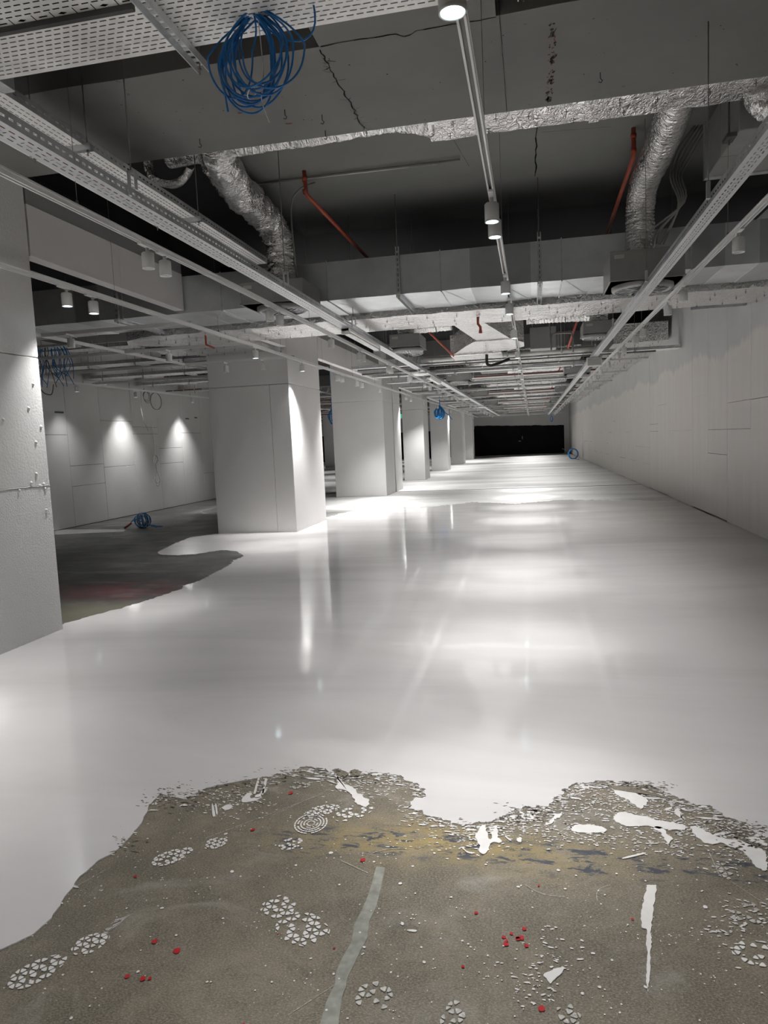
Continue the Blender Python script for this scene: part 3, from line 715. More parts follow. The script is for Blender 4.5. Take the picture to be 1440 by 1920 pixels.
for i, yy in enumerate(ys):
    vis = yy > 2
    lab = ('lit white cylinder spotlight, %s along the centre track from the camera' % ORD[ln]) if vis else 'unseen lit spotlight added on the centre track behind the camera for fill'
    if vis: ln += 1
    if yy == 2.30: lab = 'lit white cylinder spotlight at the top edge of the picture, nearest on the centre track'
    todo.append(spotlight((XM, yy-.03, ZT), lab, True, 'spotlights of the centre track', LAMP_W*(.45 if yy in (4.48, 4.82) else .74 if yy < 4 else .76 if yy < 11 else 1.5 if yy < 38 else 2.6)))
l2 = [(-3.0,1),(0.2,1),(2.6,1),(5.47,1),(5.84,1),(9.65,1),(11.75,1),(14.0,0),(14.35,0),(15.6,0),(16.1,1),(18.0,1),(22.0,0),(22.9,1),(25.6,0),(29.5,1),(32.1,0),(34.6,0),(36.6,1),(39,0),(43.6,0),(45.2,1),(47.6,0)]  # nearest lamps are out of view; the rearmost are added for fill
ln = 0
for yy, lit in l2:
    vis = yy > 4; lab = ('%s white cylinder spotlight, %s on the track beside the columns' % ('lit' if lit else 'unlit', ORD[ln])) if vis else 'lit white cylinder spotlight out of view at the near end, for fill light'
    if vis: ln += 1
    todo.append(spotlight((X2, yy-.03, Z2), lab, bool(lit), 'spotlights of the track beside the columns', LAMP_W*(.30 if yy in (5.47, 5.84) else 1.2 if yy == 11.75 else 1.7 if yy < 4 else .8 if yy < 12 else 1.5), 56 if yy == 11.75 else 38, (.12, .26, 0) if yy == 11.75 else None))
l1 = [4.72, 4.96, 7.1, 7.4, 9.4, 11.0, 11.25, 13.3, 13.55, 15.6, 15.85, 17.9, 18.9, 20.6, 22.4, 24.2, 26, 27.8, 29.6, 31.5, 33.5, 35.5, 38, 40.5, 43, 46, 49]
for i, yy in enumerate(l1):
    todo.append(spotlight((X1, yy-.03, ZT), 'unlit white cylinder spotlight, %s along the track under the cable trays' % ORD[i], False, 'unlit spotlights under the cable trays'))
lr = [5.90, 7.9, 8.75, 10.6, 11.4, 12.7, 13.5, 15.2, 16.9, 18.4, 19.6, 21.2, 23, 25, 27, 29, 31, 33, 35.5, 38, 40.5, 43, 45.5, 48, 50.5]
for i, yy in enumerate(lr):
    todo.append(spotlight((XR, yy-.03, ZT), 'unlit white cylinder spotlight, %s along the right track from the camera' % ORD[i], False, 'unlit spotlights of the right track'))

# left hall tracks
XL, XL2 = -5.75, -9.0
track((XL, 6.0, ZT), (XL, 21, ZT), 'white track running through the left hall, parallel to the columns', True)
track((XL2, 8.0, ZT), (XL2, 21, ZT), 'white track nearest the lit left wall', True)
for yy, l in ((7.75, 'nearest'), (9.55, 'second nearest'), (11.4, 'third'), (13.4, 'farthest')):
    track((XL-3.0 if yy > 9 else XL-2.4, yy, ZT-.001), (X2-.03, yy, ZT-.001), 'white cross track in the left hall, %s of four' % l, False)
todo.append(spotlight((-5.35, 7.72, ZT-.002), 'unlit spotlight on the nearest cross track of the left hall', False, 'spotlights of the left hall'))
todo.append(spotlight((-5.05, 9.52, ZT-.002), 'unlit spotlight on the second cross track of the left hall', False, 'spotlights of the left hall'))
todo.append(spotlight((-5.0, 11.37, ZT-.002), 'unlit spotlight on the third cross track, before the big column', False, 'spotlights of the left hall'))
todo.append(spotlight((-4.35, 11.37, ZT-.002), 'unlit spotlight hanging just left of the big column front', False, 'spotlights of the left hall'))
for yy, lab, wt in [(11.2, 'lit spotlight near the hanging blue cable bunch at left', .06), (13.1, 'lit spotlight left of the white dome by the left wall', .05), (15.3, 'lit spotlight over the left light scallop of the left wall', .14), (18.15, 'lit spotlight over the right light scallop of the left wall', .14)]:
    sc = yy > 14
    todo.append(spotlight((XL2, yy-.03, ZT), lab, True, 'spotlights of the left hall', LAMP_W*wt, 84 if sc else 50, (0, .22, 0) if sc else None))
for fi, (a, b) in enumerate([(-8.5, 26), (-8.5, 31), (-12, 28), (-12, 36), (-8.5, 38), (-14.3, 44), (-8.5, 45), (-14.3, 33),(-8.5,51),(-12,50)]):
    todo.append(spotlight((a, b, ZT), 'small lit spotlight far off in the back left hall, %s of ten' % ORD[fi], True, 'far spotlights of the left hall', LAMP_W*1.1, 60))
track((-8.5, 22, ZT), (-8.5, 52, ZT), 'far white track in the left hall, seen between the columns'); track((-12, 24, ZT), (-12, 52, ZT), 'farthest left white track of the back hall'); track((-14.3, 24, ZT), (-14.3, 52, ZT), 'white track by the far side wall of the back hall')
for (c, wt, size, rot, col) in todo:
    if wt: add_light(c, wt, size, 1.0, rot, col, 5.2 if c.location.x < -8.9 and c.location.y < 20 else 1.25)

# ------------------------------------------------------------------ perforated trays
def tray(p0, p1, wd, h, label, parent_name='cable_tray', mat='tray', rows=6, pitch=.05, slot=(.028, .006), side_holes=True, red=False, maxlen=None, diamonds=True, cross=(), hole='black'):
    "tray along X or Y with real slots: p0->p1 centre line, z = underside"
    a, b = Vector(p0), Vector(p1); along_y = abs(b.y-a.y) > abs(b.x-a.x)
    L = (b-a).length; z = a.z
    t = thing('cable_tray', label, 'cable tray', ((a+b)/2)[:])
    def W(u, v, zz):   # u along, v across
        return (a.x+v, a.y+u, zz) if along_y else (a.x+u, a.y-v, zz)
    hw = wd/2
    det = L if maxlen is None else min(L, maxlen)
    m = MB()
    # bottom: solid strips between rows, bridges between slots
    mk = []; rw = slot[1]; ys0 = [-hw+.02+(wd-.04)*(i+.5)/rows for i in range(rows)]
    lo = -hw
    def quad(u0, u1, v0, v1, zz=z, both=False):
        m._add([W(u0, v0, zz), W(u1, v0, zz), W(u1, v1, zz), W(u0, v1, zz)], [(0, 3, 2, 1)])
    for r, vc in enumerate(ys0):
        quad(0, det, lo, vc-rw/2); lo = vc+rw/2
        off = (r % 2)*pitch/2
        k = int(det/pitch)
        us = [off+i*pitch for i in range(k+1)]
        pu = 0
        mid = False
        if r in cross or (diamonds and not cross and r == rows//2):   # middle row: diamonds between short cross slots
            quad(0, det, vc-rw/2, vc+rw/2); mk.append(vc); continue
        for i, u in enumerate(us):
            u1 = u+slot[0]
            if mid and i % 4 == 1:    # wider round hole among the slots
                continue
            if u1 > det: break
            quad(pu, u, vc-rw/2, vc+rw/2); pu = u1
        quad(pu, det, vc-rw/2, vc+rw/2)
    quad(0, det, lo, hw)
    if det < L: quad(det, L, -hw, hw)
    tb = m.obj('tray_base', mat, t)
    if mk:
        m = MB(); wl_ = world_loc(t)
        for vc in mk:
            for i in range(int(det/.2)):
                u = .06+i*.2
                for pts in ([(u-.022, 0), (u, -.009), (u+.022, 0), (u, .009)], [(u+.058, -.022), (u+.063, -.022), (u+.063, .022), (u+.058, .022)], [(u+.085, -.004), (u+.125, -.004), (u+.125, .004), (u+.085, .004)], [(u+.147, -.022), (u+.152, -.022), (u+.152, .022), (u+.147, .022)]):
                    sc_ = min(1, wd/.3); m._add([tuple(Vector(W(a_, vc+b_*sc_, z-.0006))-wl_) for a_, b_ in pts], [(0, 1, 2, 3), (3, 2, 1, 0)])
        m.local = True; m.obj('punched_hole', hole, tb, kind='stuff')
    # sides with a row of holes and a rolled lip
    for s in (-1, 1):
        m = MB(); v = s*hw
        def vq(u0, u1, z0, z1): m._add([W(u0, v, z0), W(u1, v, z0), W(u1, v, z1), W(u0, v, z1)], [(0, 1, 2, 3)])
        zm0, zm1 = z+h*.42, z+h*.58
        vq(0, L, z, zm0); vq(0, L, zm1, z+h)
        k = int(det/.05); pu = 0
        for i in range(k):
            vq(pu, i*.05+.012, zm0, zm1); pu = i*.05+.038
        vq(pu, L, zm0, zm1)
        m._add([W(0, v, z+h), W(L, v, z+h), W(L, v-s*.012, z+h), W(0, v-s*.012, z+h)], [(0, 1, 2, 3)])
        m.obj('tray_side', 'steel', t)
    return t
def strut(x0, x1, y0, y1, z, label=None, parent=None, rods=()):
    "slotted channel hanging on threaded rods"
    t = parent or thing('support_channel', label, 'support channel', ((x0+x1)/2, (y0+y1)/2, z))
    m = MB(); alx = (x1-x0) > (y1-y0)
    if alx:
        L = x1-x0; m.box(x0, x1, y0, y0+.004, z, z+.04).box(x0, x1, y1-.004, y1, z, z+.04)
        k = max(2, int(L/.05)); pu = x0
        for i in range(k):
            c = x0+(i+.5)*L/k; m.box(pu, c-.012, y0+.004, y1-.004, z+.036, z+.04); pu = c+.012
        m.box(pu, x1, y0+.004, y1-.004, z+.036, z+.04); m.box(x0, x1, y0+.004, y0+.012, z+.036, z+.04); m.box(x0, x1, y1-.012, y1-.004, z+.036, z+.04)
    else:
        L = y1-y0; m.box(x0, x0+.004, y0, y1, z, z+.04).box(x1-.004, x1, y0, y1, z, z+.04)
        k = max(2, int(L/.05)); pu = y0
        for i in range(k):
            c = y0+(i+.5)*L/k; m.box(x0+.004, x1-.004, pu, c-.012, z+.036, z+.04); pu = c+.012
        m.box(x0+.004, x1-.004, pu, y1, z+.036, z+.04)
    m.obj('channel', 'steel', t)
    for (rx, ry, rz) in rods:
        m = MB(); m.tube([(rx, ry, z-.03), (rx, ry, rz)], .004, 6); m.tube([(rx, ry, z-.008), (rx, ry, z)], .009, 6); m.obj('threaded_rod', 'grey_pipe', t)
    return t
# wide lateral tray across the top-left corner
tw = tray((-5.0, 2.85, 3.40), (-.2, 2.85, 3.40), 1.0, .06, 'wide perforated cable tray crossing overhead at the top left corner', rows=29, pitch=.046, slot=(.032, .0075), cross=(11, 26))
MB().box(-5.0, -1.62, 2.965, 2.99, 3.375, 3.399).obj('joint_lip', 'dark_steel', tw)
strut(-1.56, -1.50, 2.1, 3.45, 3.33, 'slotted steel channel under the wide tray at the top left', rods=((-1.53, 3.41, ZU), (-1.53, 2.2, ZU)))
strut(-.02, .04, 3.2, 4.0, 3.72, 'short slotted channel hanging in the dark recess at the top', rods=((.01, 3.95, ZU),))
# wide longitudinal tray
tl = tray((-2.86, 3.36, 3.39), (-2.86, 7.25, 3.39), .42, .06, 'wide perforated cable tray running beside the upper left duct', rows=11, pitch=.044, slot=(.030, .007))
strut(-3.02, -2.60, 4.12, 4.16, 3.355, 'slotted channel under the wide left tray, nearer one', rods=((-2.63, 4.14, ZS),(-3.0,4.14,ZU)))
strut(-3.02, -2.60, 5.62, 5.66, 3.355, 'slotted channel under the wide left tray, farther one', rods=((-2.63, 5.64, ZU),(-3.0,5.64,ZU)))
MB().bbox(-2.66, -2.585, 3.34, 3.46, 3.39, 3.47, .004).obj('corner_plate', 'steel', tl)
# narrow tray with red slots
X3 = -2.17; Z3 = 2.88
tn = tray((X3, 2.2, Z3), (X3, 50.0, Z3), .125, .06, 'narrow white cable tray with red cable showing in its slots, left side', mat='tray_white', rows=3, pitch=.06, slot=(.036, .007), maxlen=12, hole='red_dark')
m = MB(); m.tube([(X3, 2.45+i*.5, Z3+.012) for i in range(24)], .009, 8); m.tube([(X3-.03, 2.45+i*.5, Z3+.01) for i in range(24)], .006, 6)
o = m.obj('red_cable', 'orange'); tag(o, 'red fire cable lying inside the narrow left tray', 'cable')
for i, yy in enumerate((3.68, 6.15, 8.6, 11.1, 13.6, 16.1, 18.6, 22, 26, 30, 34, 38, 42, 46)):
    h = thing('tray_hanger', 'steel hook hanger of the narrow left tray, %s from the camera' % ORD[i], 'hanger', (X3+.08, yy, Z3+.05), 'hangers of the narrow left tray')
    m = MB(); m.bbox(-.02, .02, -.012, .012, .07, .085, .003); m.bbox(-.02, -.008, -.012, .012, -.045, .085, .003); m.bbox(.02, .03, -.012, .012, -.02, .085, .003); m.local = True; m.obj('hook', 'steel', h)
    m = MB(); zz = zc(yy)-Z3-.05; m.tube([(0, 0, .08), (0, 0, zz)], .004, 6); m.local = True; m.obj('threaded_rod', 'grey_pipe', h)
# right tray
XT = 1.08; Z4 = 2.80
tray((XT+.02, 2.2, Z4), (XT+.02, 50, Z4), .095, .06, 'narrow cable tray on the right, running into the distance', mat='tray_white', rows=3, pitch=.06, slot=(.034, .006), maxlen=14)
for i, yy in enumerate((4.6, 6.9, 9.6, 12.2, 15, 18, 22, 26, 30, 34, 38, 42, 46)):
    h = thing('tray_hanger', 'threaded rod hanger of the right tray, %s from the camera' % ORD[i], 'hanger', (XT-.05, yy, Z4+.05), 'hangers of the right tray')
    m = MB(); m.bbox(-.012, .01, -.012, .012, -.04, .06, .003); m.local = True; m.obj('hook', 'steel', h)
    m = MB(); zz = zc(yy)-Z4-.05; m.tube([(0, 0, .05), (0, 0, zz)], .003, 6); m.local = True; m.obj('threaded_rod', 'grey_pipe', h)

# luminaires along the left tray
def dome(x, y, z, lab):
    t = thing('dome_light', lab, 'ceiling light', (x, y, z), 'white dome lights')
    m = MB(); m.lathe([(.001,-.045),(.09,-.042),(.13,-.02),(.15,0),(.15,.025),(.001,.03)], (0,0,0), 24); m.local = True; m.obj('diffuser', 'dome', t)
    m = MB(); m.tube([(0,0,.03),(0,0,.07)], .01, 8); m.local = True; m.obj('stem', 'steel', t)
dome(X3, 14.3, Z3-.07, 'white dome light under the left tray, nearest of them')
dome(X3, 24.5, Z3-.07, 'white dome light under the left tray, between two far ones')
dome(X3, 32.0, Z3-.07, 'white dome light under the left tray, farthest')
dome(-9.0, 13.9, 2.98, 'white dome light near the top of the lit left wall')
for (y0, y1, lab) in [(8.5, 10.3, 'long white batten light below the left tray, nearer the camera'), (15.6, 17.4, 'long white batten light below the left tray, farther off')]:
    t = thing('batten_light', lab, 'ceiling light', (X3, (y0+y1)/2, Z3-.1))
    m = MB(); m.bbox(X3-.05, X3+.05, y0, y1, Z3-.045, Z3-.002, .008); m.obj('body', 'white_metal', t)
    m = MB(); m.bbox(X3-.04, X3+.04, y0+.02, y1-.02, Z3-.075, Z3-.045, .012); m.obj('diffuser', 'dome', t)
    for e in (y0, y1-.03):
        m = MB(); m.bbox(X3-.052, X3+.052, e, e+.03, Z3-.08, Z3-.001, .004); m.obj('end_cap', 'white_metal', t)

# ------------------------------------------------------------------ ducts
def tube_rings(path, n):
    P = [Vector(p) for p in path]
    # Catmull-Rom resample
    out = []; k = len(P)
    for s in range(n):
        t = s/(n-1)*(k-1); i = min(int(t), k-2); f = t-i
        p0, p1, p2, p3 = P[max(i-1, 0)], P[i], P[i+1], P[min(i+2, k-1)]
        out.append(.5*((2*p1)+(-p0+p2)*f+(2*p0-5*p1+4*p2-p3)*f*f+(-p0+3*p1-3*p2+p3)*f**3))
    return out
def flex(name, path, r, lab, n=120, rough=.06, ring=.02, seg=28, seed=0, mat='foil_round', parent=None):
    pts = tube_rings(path, n)
    def rf(i, a):
        return r*(1+ring*math.sin(i*1.9)+rough*noise.fractal(Vector((math.cos(a)*1.3+seed, math.sin(a)*1.3, i*.16)), 1, 2, 3)+rough*.6*noise.noise(Vector((math.cos(a)*4+seed, math.sin(a)*4, i*.45))))
    m = MB(); m.tube(pts, rf, seg)
    o = m.obj(name, mat, parent)
    if parent is None: tag(o, lab, 'duct')
    return o
# main galvanised duct across the hall, in short folded sections
md = thing('main_duct', 'large bare galvanised duct crossing the hall, first from the camera', 'duct', (-3, 8.6, 3.13))
x = -9.4; i = 0; rd = random.Random(5)
while x < 2.95:
    x2 = min(x+.325, 2.965); t0 = rd.uniform(-.009, .009); t1 = rd.uniform(-.008, .008); m = MB(); y0, y1, z0, z1 = 8.1, 9.05, 3.13, 3.56
    dz = .006 if i % 2 else 0; dy = .004 if i % 2 else 0
    vs = [(x,y0+dy,z0+dz),(x2,y0-dy+.004,z0-dz+.006),(x2,y1,z0-dz+.006+t1),(x,y1,z0+dz+t1+t0*.5),(x,y0+dy,z1),(x2,y0-dy+.004,z1),(x2,y1,z1),(x,y1,z1)]
    m._add(vs, [(0,3,2,1),(4,5,6,7),(0,1,5,4),(1,2,6,5),(2,3,7,6),(3,0,4,7)])
    # diagonal fold on the underside
    m._add([(x+.02,y0,z0-.002+dz),(x+.035,y0,z0-.002+dz),(x2-.02,y1,z0-.002),(x2-.035,y1,z0-.002)], [(0,3,2,1)])
    m.obj('duct_section', rd.choice(['duct_steel', 'duct_steel', 'duct_steel_shaded']), md)
    if i % 4 == 2:
        m = MB(); m.box(x-.006, x+.006, y0-.012, y0, z0-.01, z1+.01).box(x-.006, x+.006, y0-.012, y1, z0-.012, z0-.001); m.obj('flange', 'steel', md)
    x = x2; i += 1
# saddles around the main duct
for j, xx in enumerate((-1.42, .12, -4.9)):
    s = thing('duct_saddle', ['slotted channel saddle strapping the main duct left of the centre track', 'slotted channel saddle strapping the main duct right of the centre track', 'slotted channel saddle under the main duct in the left hall'][j], 'support channel', (xx, 8.6, 3.1))
    strut(xx-.025, xx+.025, 8.02, 9.15, 3.085, parent=s)
    m = MB(); m.box(xx-.02, xx-.012, 8.04, 8.075, 3.1, 3.64).box(xx+.012, xx+.02, 8.04, 8.075, 3.1, 3.64)
    for q in range(9): m.box(xx-.012, xx+.012, 8.04, 8.048, 3.13+q*.055, 3.15+q*.055)
    m.obj('upright', 'steel', s)
    for rr in (8.06, 9.11): m = MB(); m.tube([(xx, rr, 3.07), (xx, rr, ZU)], .005, 6); m.obj('threaded_rod', 'grey_pipe', s)

def foil_rect(name, x0, x1, y0, y1, z0, z1, lab, nseg=40, wr=.012, round_left=False, pins=True, group=None):
    t = thing(name, lab, 'duct', ((x0+x1)/2, (y0+y1)/2, z0), group)
    alx = (x1-x0) > (y1-y0)
    def panel(a0, a1, first):
        m = MB(); nx = max(3, int(((a1-a0) if alx else (x1-x0))/.06)); ny = max(3, int(((y1-y0) if alx else (a1-a0))/.06))
        X0, X1, Y0, Y1 = (a0, a1, y0, y1) if alx else (x0, x1, a0, a1)
        nx = min(nx, 50); ny = min(ny, 40)
        def P(i, j, face):
            u, v = i/nx, j/ny; xx = X0+(X1-X0)*u; yy = Y0+(Y1-Y0)*v
            if round_left and alx:
                rr = (Y1-Y0)/2
                if xx < x0+rr*1.6:
                    k = (x0+rr*1.6-xx)/(rr*1.6); hh = math.sqrt(max(0, 1-k*k)); yy = (Y0+Y1)/2+(yy-(Y0+Y1)/2)*hh
            return xx, yy
        vs = []; fs = []
        for i in range(nx+1):
            for j in range(ny+1):
                xx, yy = P(i, j, 0)
                vs.append((xx, yy, z0+wr*noise.noise(Vector((xx*5, yy*5, z0)))+wr*.4*noise.noise(Vector((xx*17, yy*17, z0)))))
        for i in range(nx):
            for j in range(ny):
                a = i*(ny+1)+j; fs.append((a, a+1, a+ny+2, a+ny+1))
        m._add(vs, fs, True)
        # sides
        for jj in (0, ny):
            vs = []; fs = []; kz = 4
            for i in range(nx+1):
                xx, yy = P(i, jj, 0); zb = z0+wr*noise.noise(Vector((xx*5, yy*5, z0)))+wr*.4*noise.noise(Vector((xx*17, yy*17, z0)))
                for k in range(kz+1):
                    zz = zb+(z1-zb)*k/kz; off = 0 if k == 0 else wr*noise.noise(Vector((xx*6, zz*6, jj+2)))
                    vs.append((xx, yy+off, zz))
            for i in range(nx):
                for k in range(kz):
                    a = i*(kz+1)+k; fs.append((a, a+1, a+kz+2, a+kz+1))
            m._add(vs, fs, True)
        for ii in (0, nx):
            vs = []; kz = 4
            for j in range(ny+1):
                xx, yy = P(ii, j, 0); zb = z0+wr*noise.noise(Vector((xx*5, yy*5, z0)))+wr*.4*noise.noise(Vector((xx*17, yy*17, z0)))
                for k in range(kz+1):
                    zz = zb+(z1-zb)*k/kz; vs.append((xx+(0 if k == 0 else wr*noise.noise(Vector((yy*6, zz*6, ii+9)))), yy, zz))
            m._add(vs, [(j*(kz+1)+k, j*(kz+1)+k+1, (j+1)*(kz+1)+k+1, (j+1)*(kz+1)+k) for j in range(ny) for k in range(kz)], True)
        m.box(X0+.01, X1-.01, Y0+.01 if not round_left else Y0+.4*(Y1-Y0), Y1-.01 if not round_left else Y1-.4*(Y1-Y0), z1-.01, z1)
        return m
    L0, L1 = (x0, x1) if alx else (y0, y1); k = max(1, round((L1-L0)/1.3)) if not round_left else 1
    for q in range(k):
        a0 = L0+(L1-L0)*q/k; a1 = L0+(L1-L0)*(q+1)/k
        panel(a0, a1, q == 0).obj('foil_wrap', 'foil', t)
        if q:
            m = MB()
            if alx: m.box(a0-.035, a0+.035, y0-.003, y1+.003, z0-.013, z0-.008)
            else: m.box(x0-.003, x1+.003, a0-.035, a0+.035, z0-.013, z0-.008)
            m.obj('foil_tape', 'foil', t)
    if pins:
        m = MB(); rp = random.Random(int(y0*10))
        nx = int((x1-x0)/.3); ny = max(2, int((y1-y0)/.28))
        if nx*ny < 700:
            for i in range(nx):
                for j in range(ny):
                    px0 = x0+(i+.5+rp.uniform(-.2,.2))*(x1-x0)/nx; py0 = y0+(j+.5+rp.uniform(-.15,.15))*(y1-y0)/ny; zz = z0-.014
                    if round_left and px0 < x0+.5: continue
                    m.box(px0-.015, px0+.015, py0-.001, py0+.001, zz-.001, zz+.002); m.box(px0-.001, px0+.001, py0-.015, py0+.015, zz-.001, zz+.002); m.box(px0-.002, px0+.002, py0-.002, py0+.002, zz-.02, zz+.016)
        if m.v: m.obj('insulation_pin', 'dark_steel', t, kind='stuff')
    return t
foil_rect('foil_duct', -5.75, 2.93, 9.14, 10.22, 3.07, 3.34, 'wide foil-wrapped duct lying behind the bare main duct', round_left=True)
foil_rect('foil_duct', -6.0, -5.52+.02+.0, 10.6, 11.6, 3.12, 3.3, 'short foil-wrapped duct in the left hall beside the big column', pins=True, round_left=False)
foil_rect('foil_duct', -5.49, -4.2, 10.55, 11.65, 3.10, 3.3, 'foil-wrapped duct stub just in front of the big column top', pins=True)
# foil duct tucked behind the near slab edge
foil_rect('foil_duct', -.72, 2.95, 5.47, 5.84, 3.82, 4.1, 'foil-wrapped duct hugging the far edge of the ceiling slab', wr=.016)
t = flex('foil_pipe', [(-2.62, 5.72, 3.93), (-2.2, 5.60, 3.90), (-1.5, 5.58, 3.90), (-.9, 5.60, 3.92)], .088, 'slim foil-wrapped pipe along the slab edge, left of the flat foil duct', n=90, rough=.12, mat='foil')
m = MB()
for i in range(9):
    a = i/8; hw = .09+.1*a; m._add([], [])
m.tube([(-1.0+.32*i/8, 5.60+.04*i/8, 3.93+.02*i/8) for i in range(9)], lambda i, a: (.085+.085*i/8)*(1+.12*noise.noise(Vector((math.cos(a)*2, math.sin(a)*2, i*.7)))), 22)
o = m.obj('foil_transition', 'foil'); tag(o, 'crumpled foil transition where the slim pipe meets the flat foil duct', 'duct')
# flexible duct, left: crumpled
flex('flexible_duct', [(-2.40, 5.62, 3.96), (-2.52, 5.85, 3.93), (-2.60, 6.4, 3.88), (-2.63, 7.0, 3.86), (-2.64, 7.42, 3.82), (-2.64, 7.62, 3.68), (-2.64, 7.66, 3.45), (-2.64, 7.66, 3.27)], .15, 'thick crumpled foil flexible duct bending down into the left diffuser box', n=150, rough=.22, ring=.015, seed=3)
flex('flexible_duct', [(1.10, 5.6, 3.98), (1.12, 5.9, 3.96), (1.13, 6.4, 3.92), (1.12, 7.0, 3.88), (1.10, 7.40, 3.84), (1.09, 7.62, 3.70), (1.09, 7.66, 3.45), (1.09, 7.66, 3.22)], .135, 'smooth ribbed foil flexible duct bending down into the right diffuser box', n=170, rough=.05, ring=.028, seed=8)
# torn open duct end at the left
m = MB(); 
m.tube([(-2.90+.05*i, 5.72, 3.95+.002*i) for i in range(8)], lambda i, a: .115*(1+.1*noise.noise(Vector((math.cos(a)*3, math.sin(a)*3, i)))), 20, caps=False)
o = m.obj('torn_duct_end', 'foil'); tag(o, 'torn open foil duct end above the left flexible duct', 'duct')
m = MB(); P = tube_rings([(-3.02, 5.63, 3.93), (-3.06, 5.65, 3.87), (-3.05, 5.66, 3.79), (-2.99, 5.66, 3.72), (-2.91, 5.66, 3.675), (-2.82, 5.66, 3.665), (-2.74, 5.66, 3.70), (-2.68, 5.65, 3.78)], 30)
vs = []; 
for i, p in enumerate(P):
    w_ = .018+.022*math.sin(PI*i/29); wob_ = .008*noise.noise(Vector((i*.6, 2, 0)))
    for (dy_, dz_) in ((-.05, w_*.9), (-.052, -w_*.6), (.03, -w_*.5+.01), (.09, .03+w_*.6)): vs.append((p.x, p.y+dy_+wob_, p.z+dz_+wob_))
m._add(vs, [(i*4+k, i*4+k+1, i*4+k+5, i*4+k+4) for i in range(29) for k in range(3)], True)
o = m.obj('foil_flap', 'foil'); tag(o, 'curled foil flap hanging below the torn duct end', 'foil')
m = MB(); m.tube([(-2.55,5.6,3.86),(-2.53,5.58,3.80),(-2.50,5.57,3.73),(-2.49,5.57,3.68)], lambda i, a: [.006,.010,.016,.012][i], 8)
o = m.obj('foil_strip', 'foil'); tag(o, 'thin strip of foil tape dangling from the torn duct end', 'foil')

# plenum boxes with swirl diffusers
def diffuser_mesh(r):
    m = MB(); m.lathe([(r, .03), (r+.012, .02), (r+.03, 0), (r+.025, -.004), (r, .004), (r*.97, .006)], (0,0,0), 36); return m
def blades(r):
    "black slots of the swirl pattern cut in the face plate: eight sectors of parallel slits"
    m = MB(); sec = 8
    for q in range(sec):
        a0 = 2*PI*q/sec; c, sn = math.cos(a0), math.sin(a0)
        def T(u, v, z): return (u*c-v*sn, u*sn+v*c, z)
        for k in range(4):
            off = r*(.06+.20*k); L0 = off*1.05+r*.12; L1 = math.sqrt(max(.0001, (r*.93)**2-off**2)); hw = r*.046
            if L1-L0 < .02: continue
            m._add([T(L0, off-hw, 0), T(L1, off-hw, 0), T(L1, off+hw, 0), T(L0+hw*2, off+hw, 0)], [(0, 3, 2, 1)])
    return m
def plenum(x0, x1, y0, y1, z0, z1, lab, r=.25, detail=True, group=None, cx=None):
    cx = (x0+x1)/2 if cx is None else cx; cy = (y0+y1)/2
    t = thing('diffuser_box', lab, 'air diffuser', (cx, cy, z0), group)
    m = MB(); m.bbox(x0, x1, y0, y1, z0+.02, z1, .006); m.box(x0-.008, x1+.008, y0-.008, y1+.008, z0+.02, z0+.035); m.obj('box', 'box_grey', t)
    m = MB(); m.lathe([(r+.035, .02), (r+.035, -.01), (r+.02, -.028), (r, -.03), (r-.01, -.022), (r-.012, .01)], (cx, cy, z0), 40); m.obj('ring', 'box_grey', t)
    m = MB(); m.lathe([(.0001, -.004), (.02, -.004), (.03, .001), (r-.004, .004)], (cx, cy, z0-.024), 32); fp = m.obj('face_plate', 'steel', t)
    m = blades(r); m.v = [(v[0]+cx, v[1]+cy, v[2]+z0-.0265) for v in m.v]; m.f = m.f; m.v = [(v[0]-world_loc(t).x, v[1]-world_loc(t).y, v[2]-world_loc(t).z) for v in m.v]; m.local = True; m.obj('swirl_slot', 'black', fp)
    m = MB(); m.box(x0+.04, x0+.13, y0-.002, y0, z1-.07, z1-.035); m.obj('sticker', 'pale_pipe', t)
    return t
plenum(-3.02, -2.32, 7.38, 8.02, 3.00, 3.25, 'grey diffuser box with a swirl grille, left, under the crumpled duct', .24)
plenum(.77, 1.45, 7.38, 8.05, 2.91, 3.21, 'grey diffuser box with a large swirl grille, right, under the ribbed duct', .26)

# bare box duct at the upper right
t = thing('box_duct', 'bare steel box duct hanging at the upper right, above the tray', 'duct', (1.95, 6.4, 3.67))
for a, b in ((5.98, 6.5), (6.502, 7.0)): MB().bbox(1.55, 2.45, a, b, 3.67, 4.12, .006).obj('duct_section', 'box_grey', t)
MB().box(1.53, 2.47, 6.95, 7.02, 3.66, 4.13).obj('flange', 'steel', t)
m = MB(); m.tube([(1.50, 6.05, 3.60), (1.50, 6.05, ZU)], .006, 6).bbox(1.47, 1.54, 5.98, 6.12, 3.635, 3.665, .003); m.obj('hanger', 'dark_steel', t)
flex('foil_elbow', [(1.62, 5.72, 3.86), (1.66, 5.80, 3.78), (1.80, 5.82, 3.74), (2.4, 5.84, 3.74)], .10, 'crumpled foil elbow beside the upper right box duct', n=60, rough=.2, mat='foil')
# dark cables bundle looping down at the upper right
t = thing('cable_bundle', 'bundle of grey-brown cables looping down beside the box duct, upper right', 'cable bundle', (1.4, 7.2, 4.15))
for k in range(5):
    MB().tube(tube_rings([(1.50+.03*k, 7.2, 4.2), (1.36+.026*k, 7.25, 4.02-.02*k), (1.29+.024*k, 7.2, 3.78), (1.34+.012*k, 7.1, 3.52), (1.30-.045*k+.03*(k%2), 7.3, 3.34), (1.24-.03*k, 7.30, 3.215)], 26), .009, 7).obj('cable', 'grey_pipe', t)
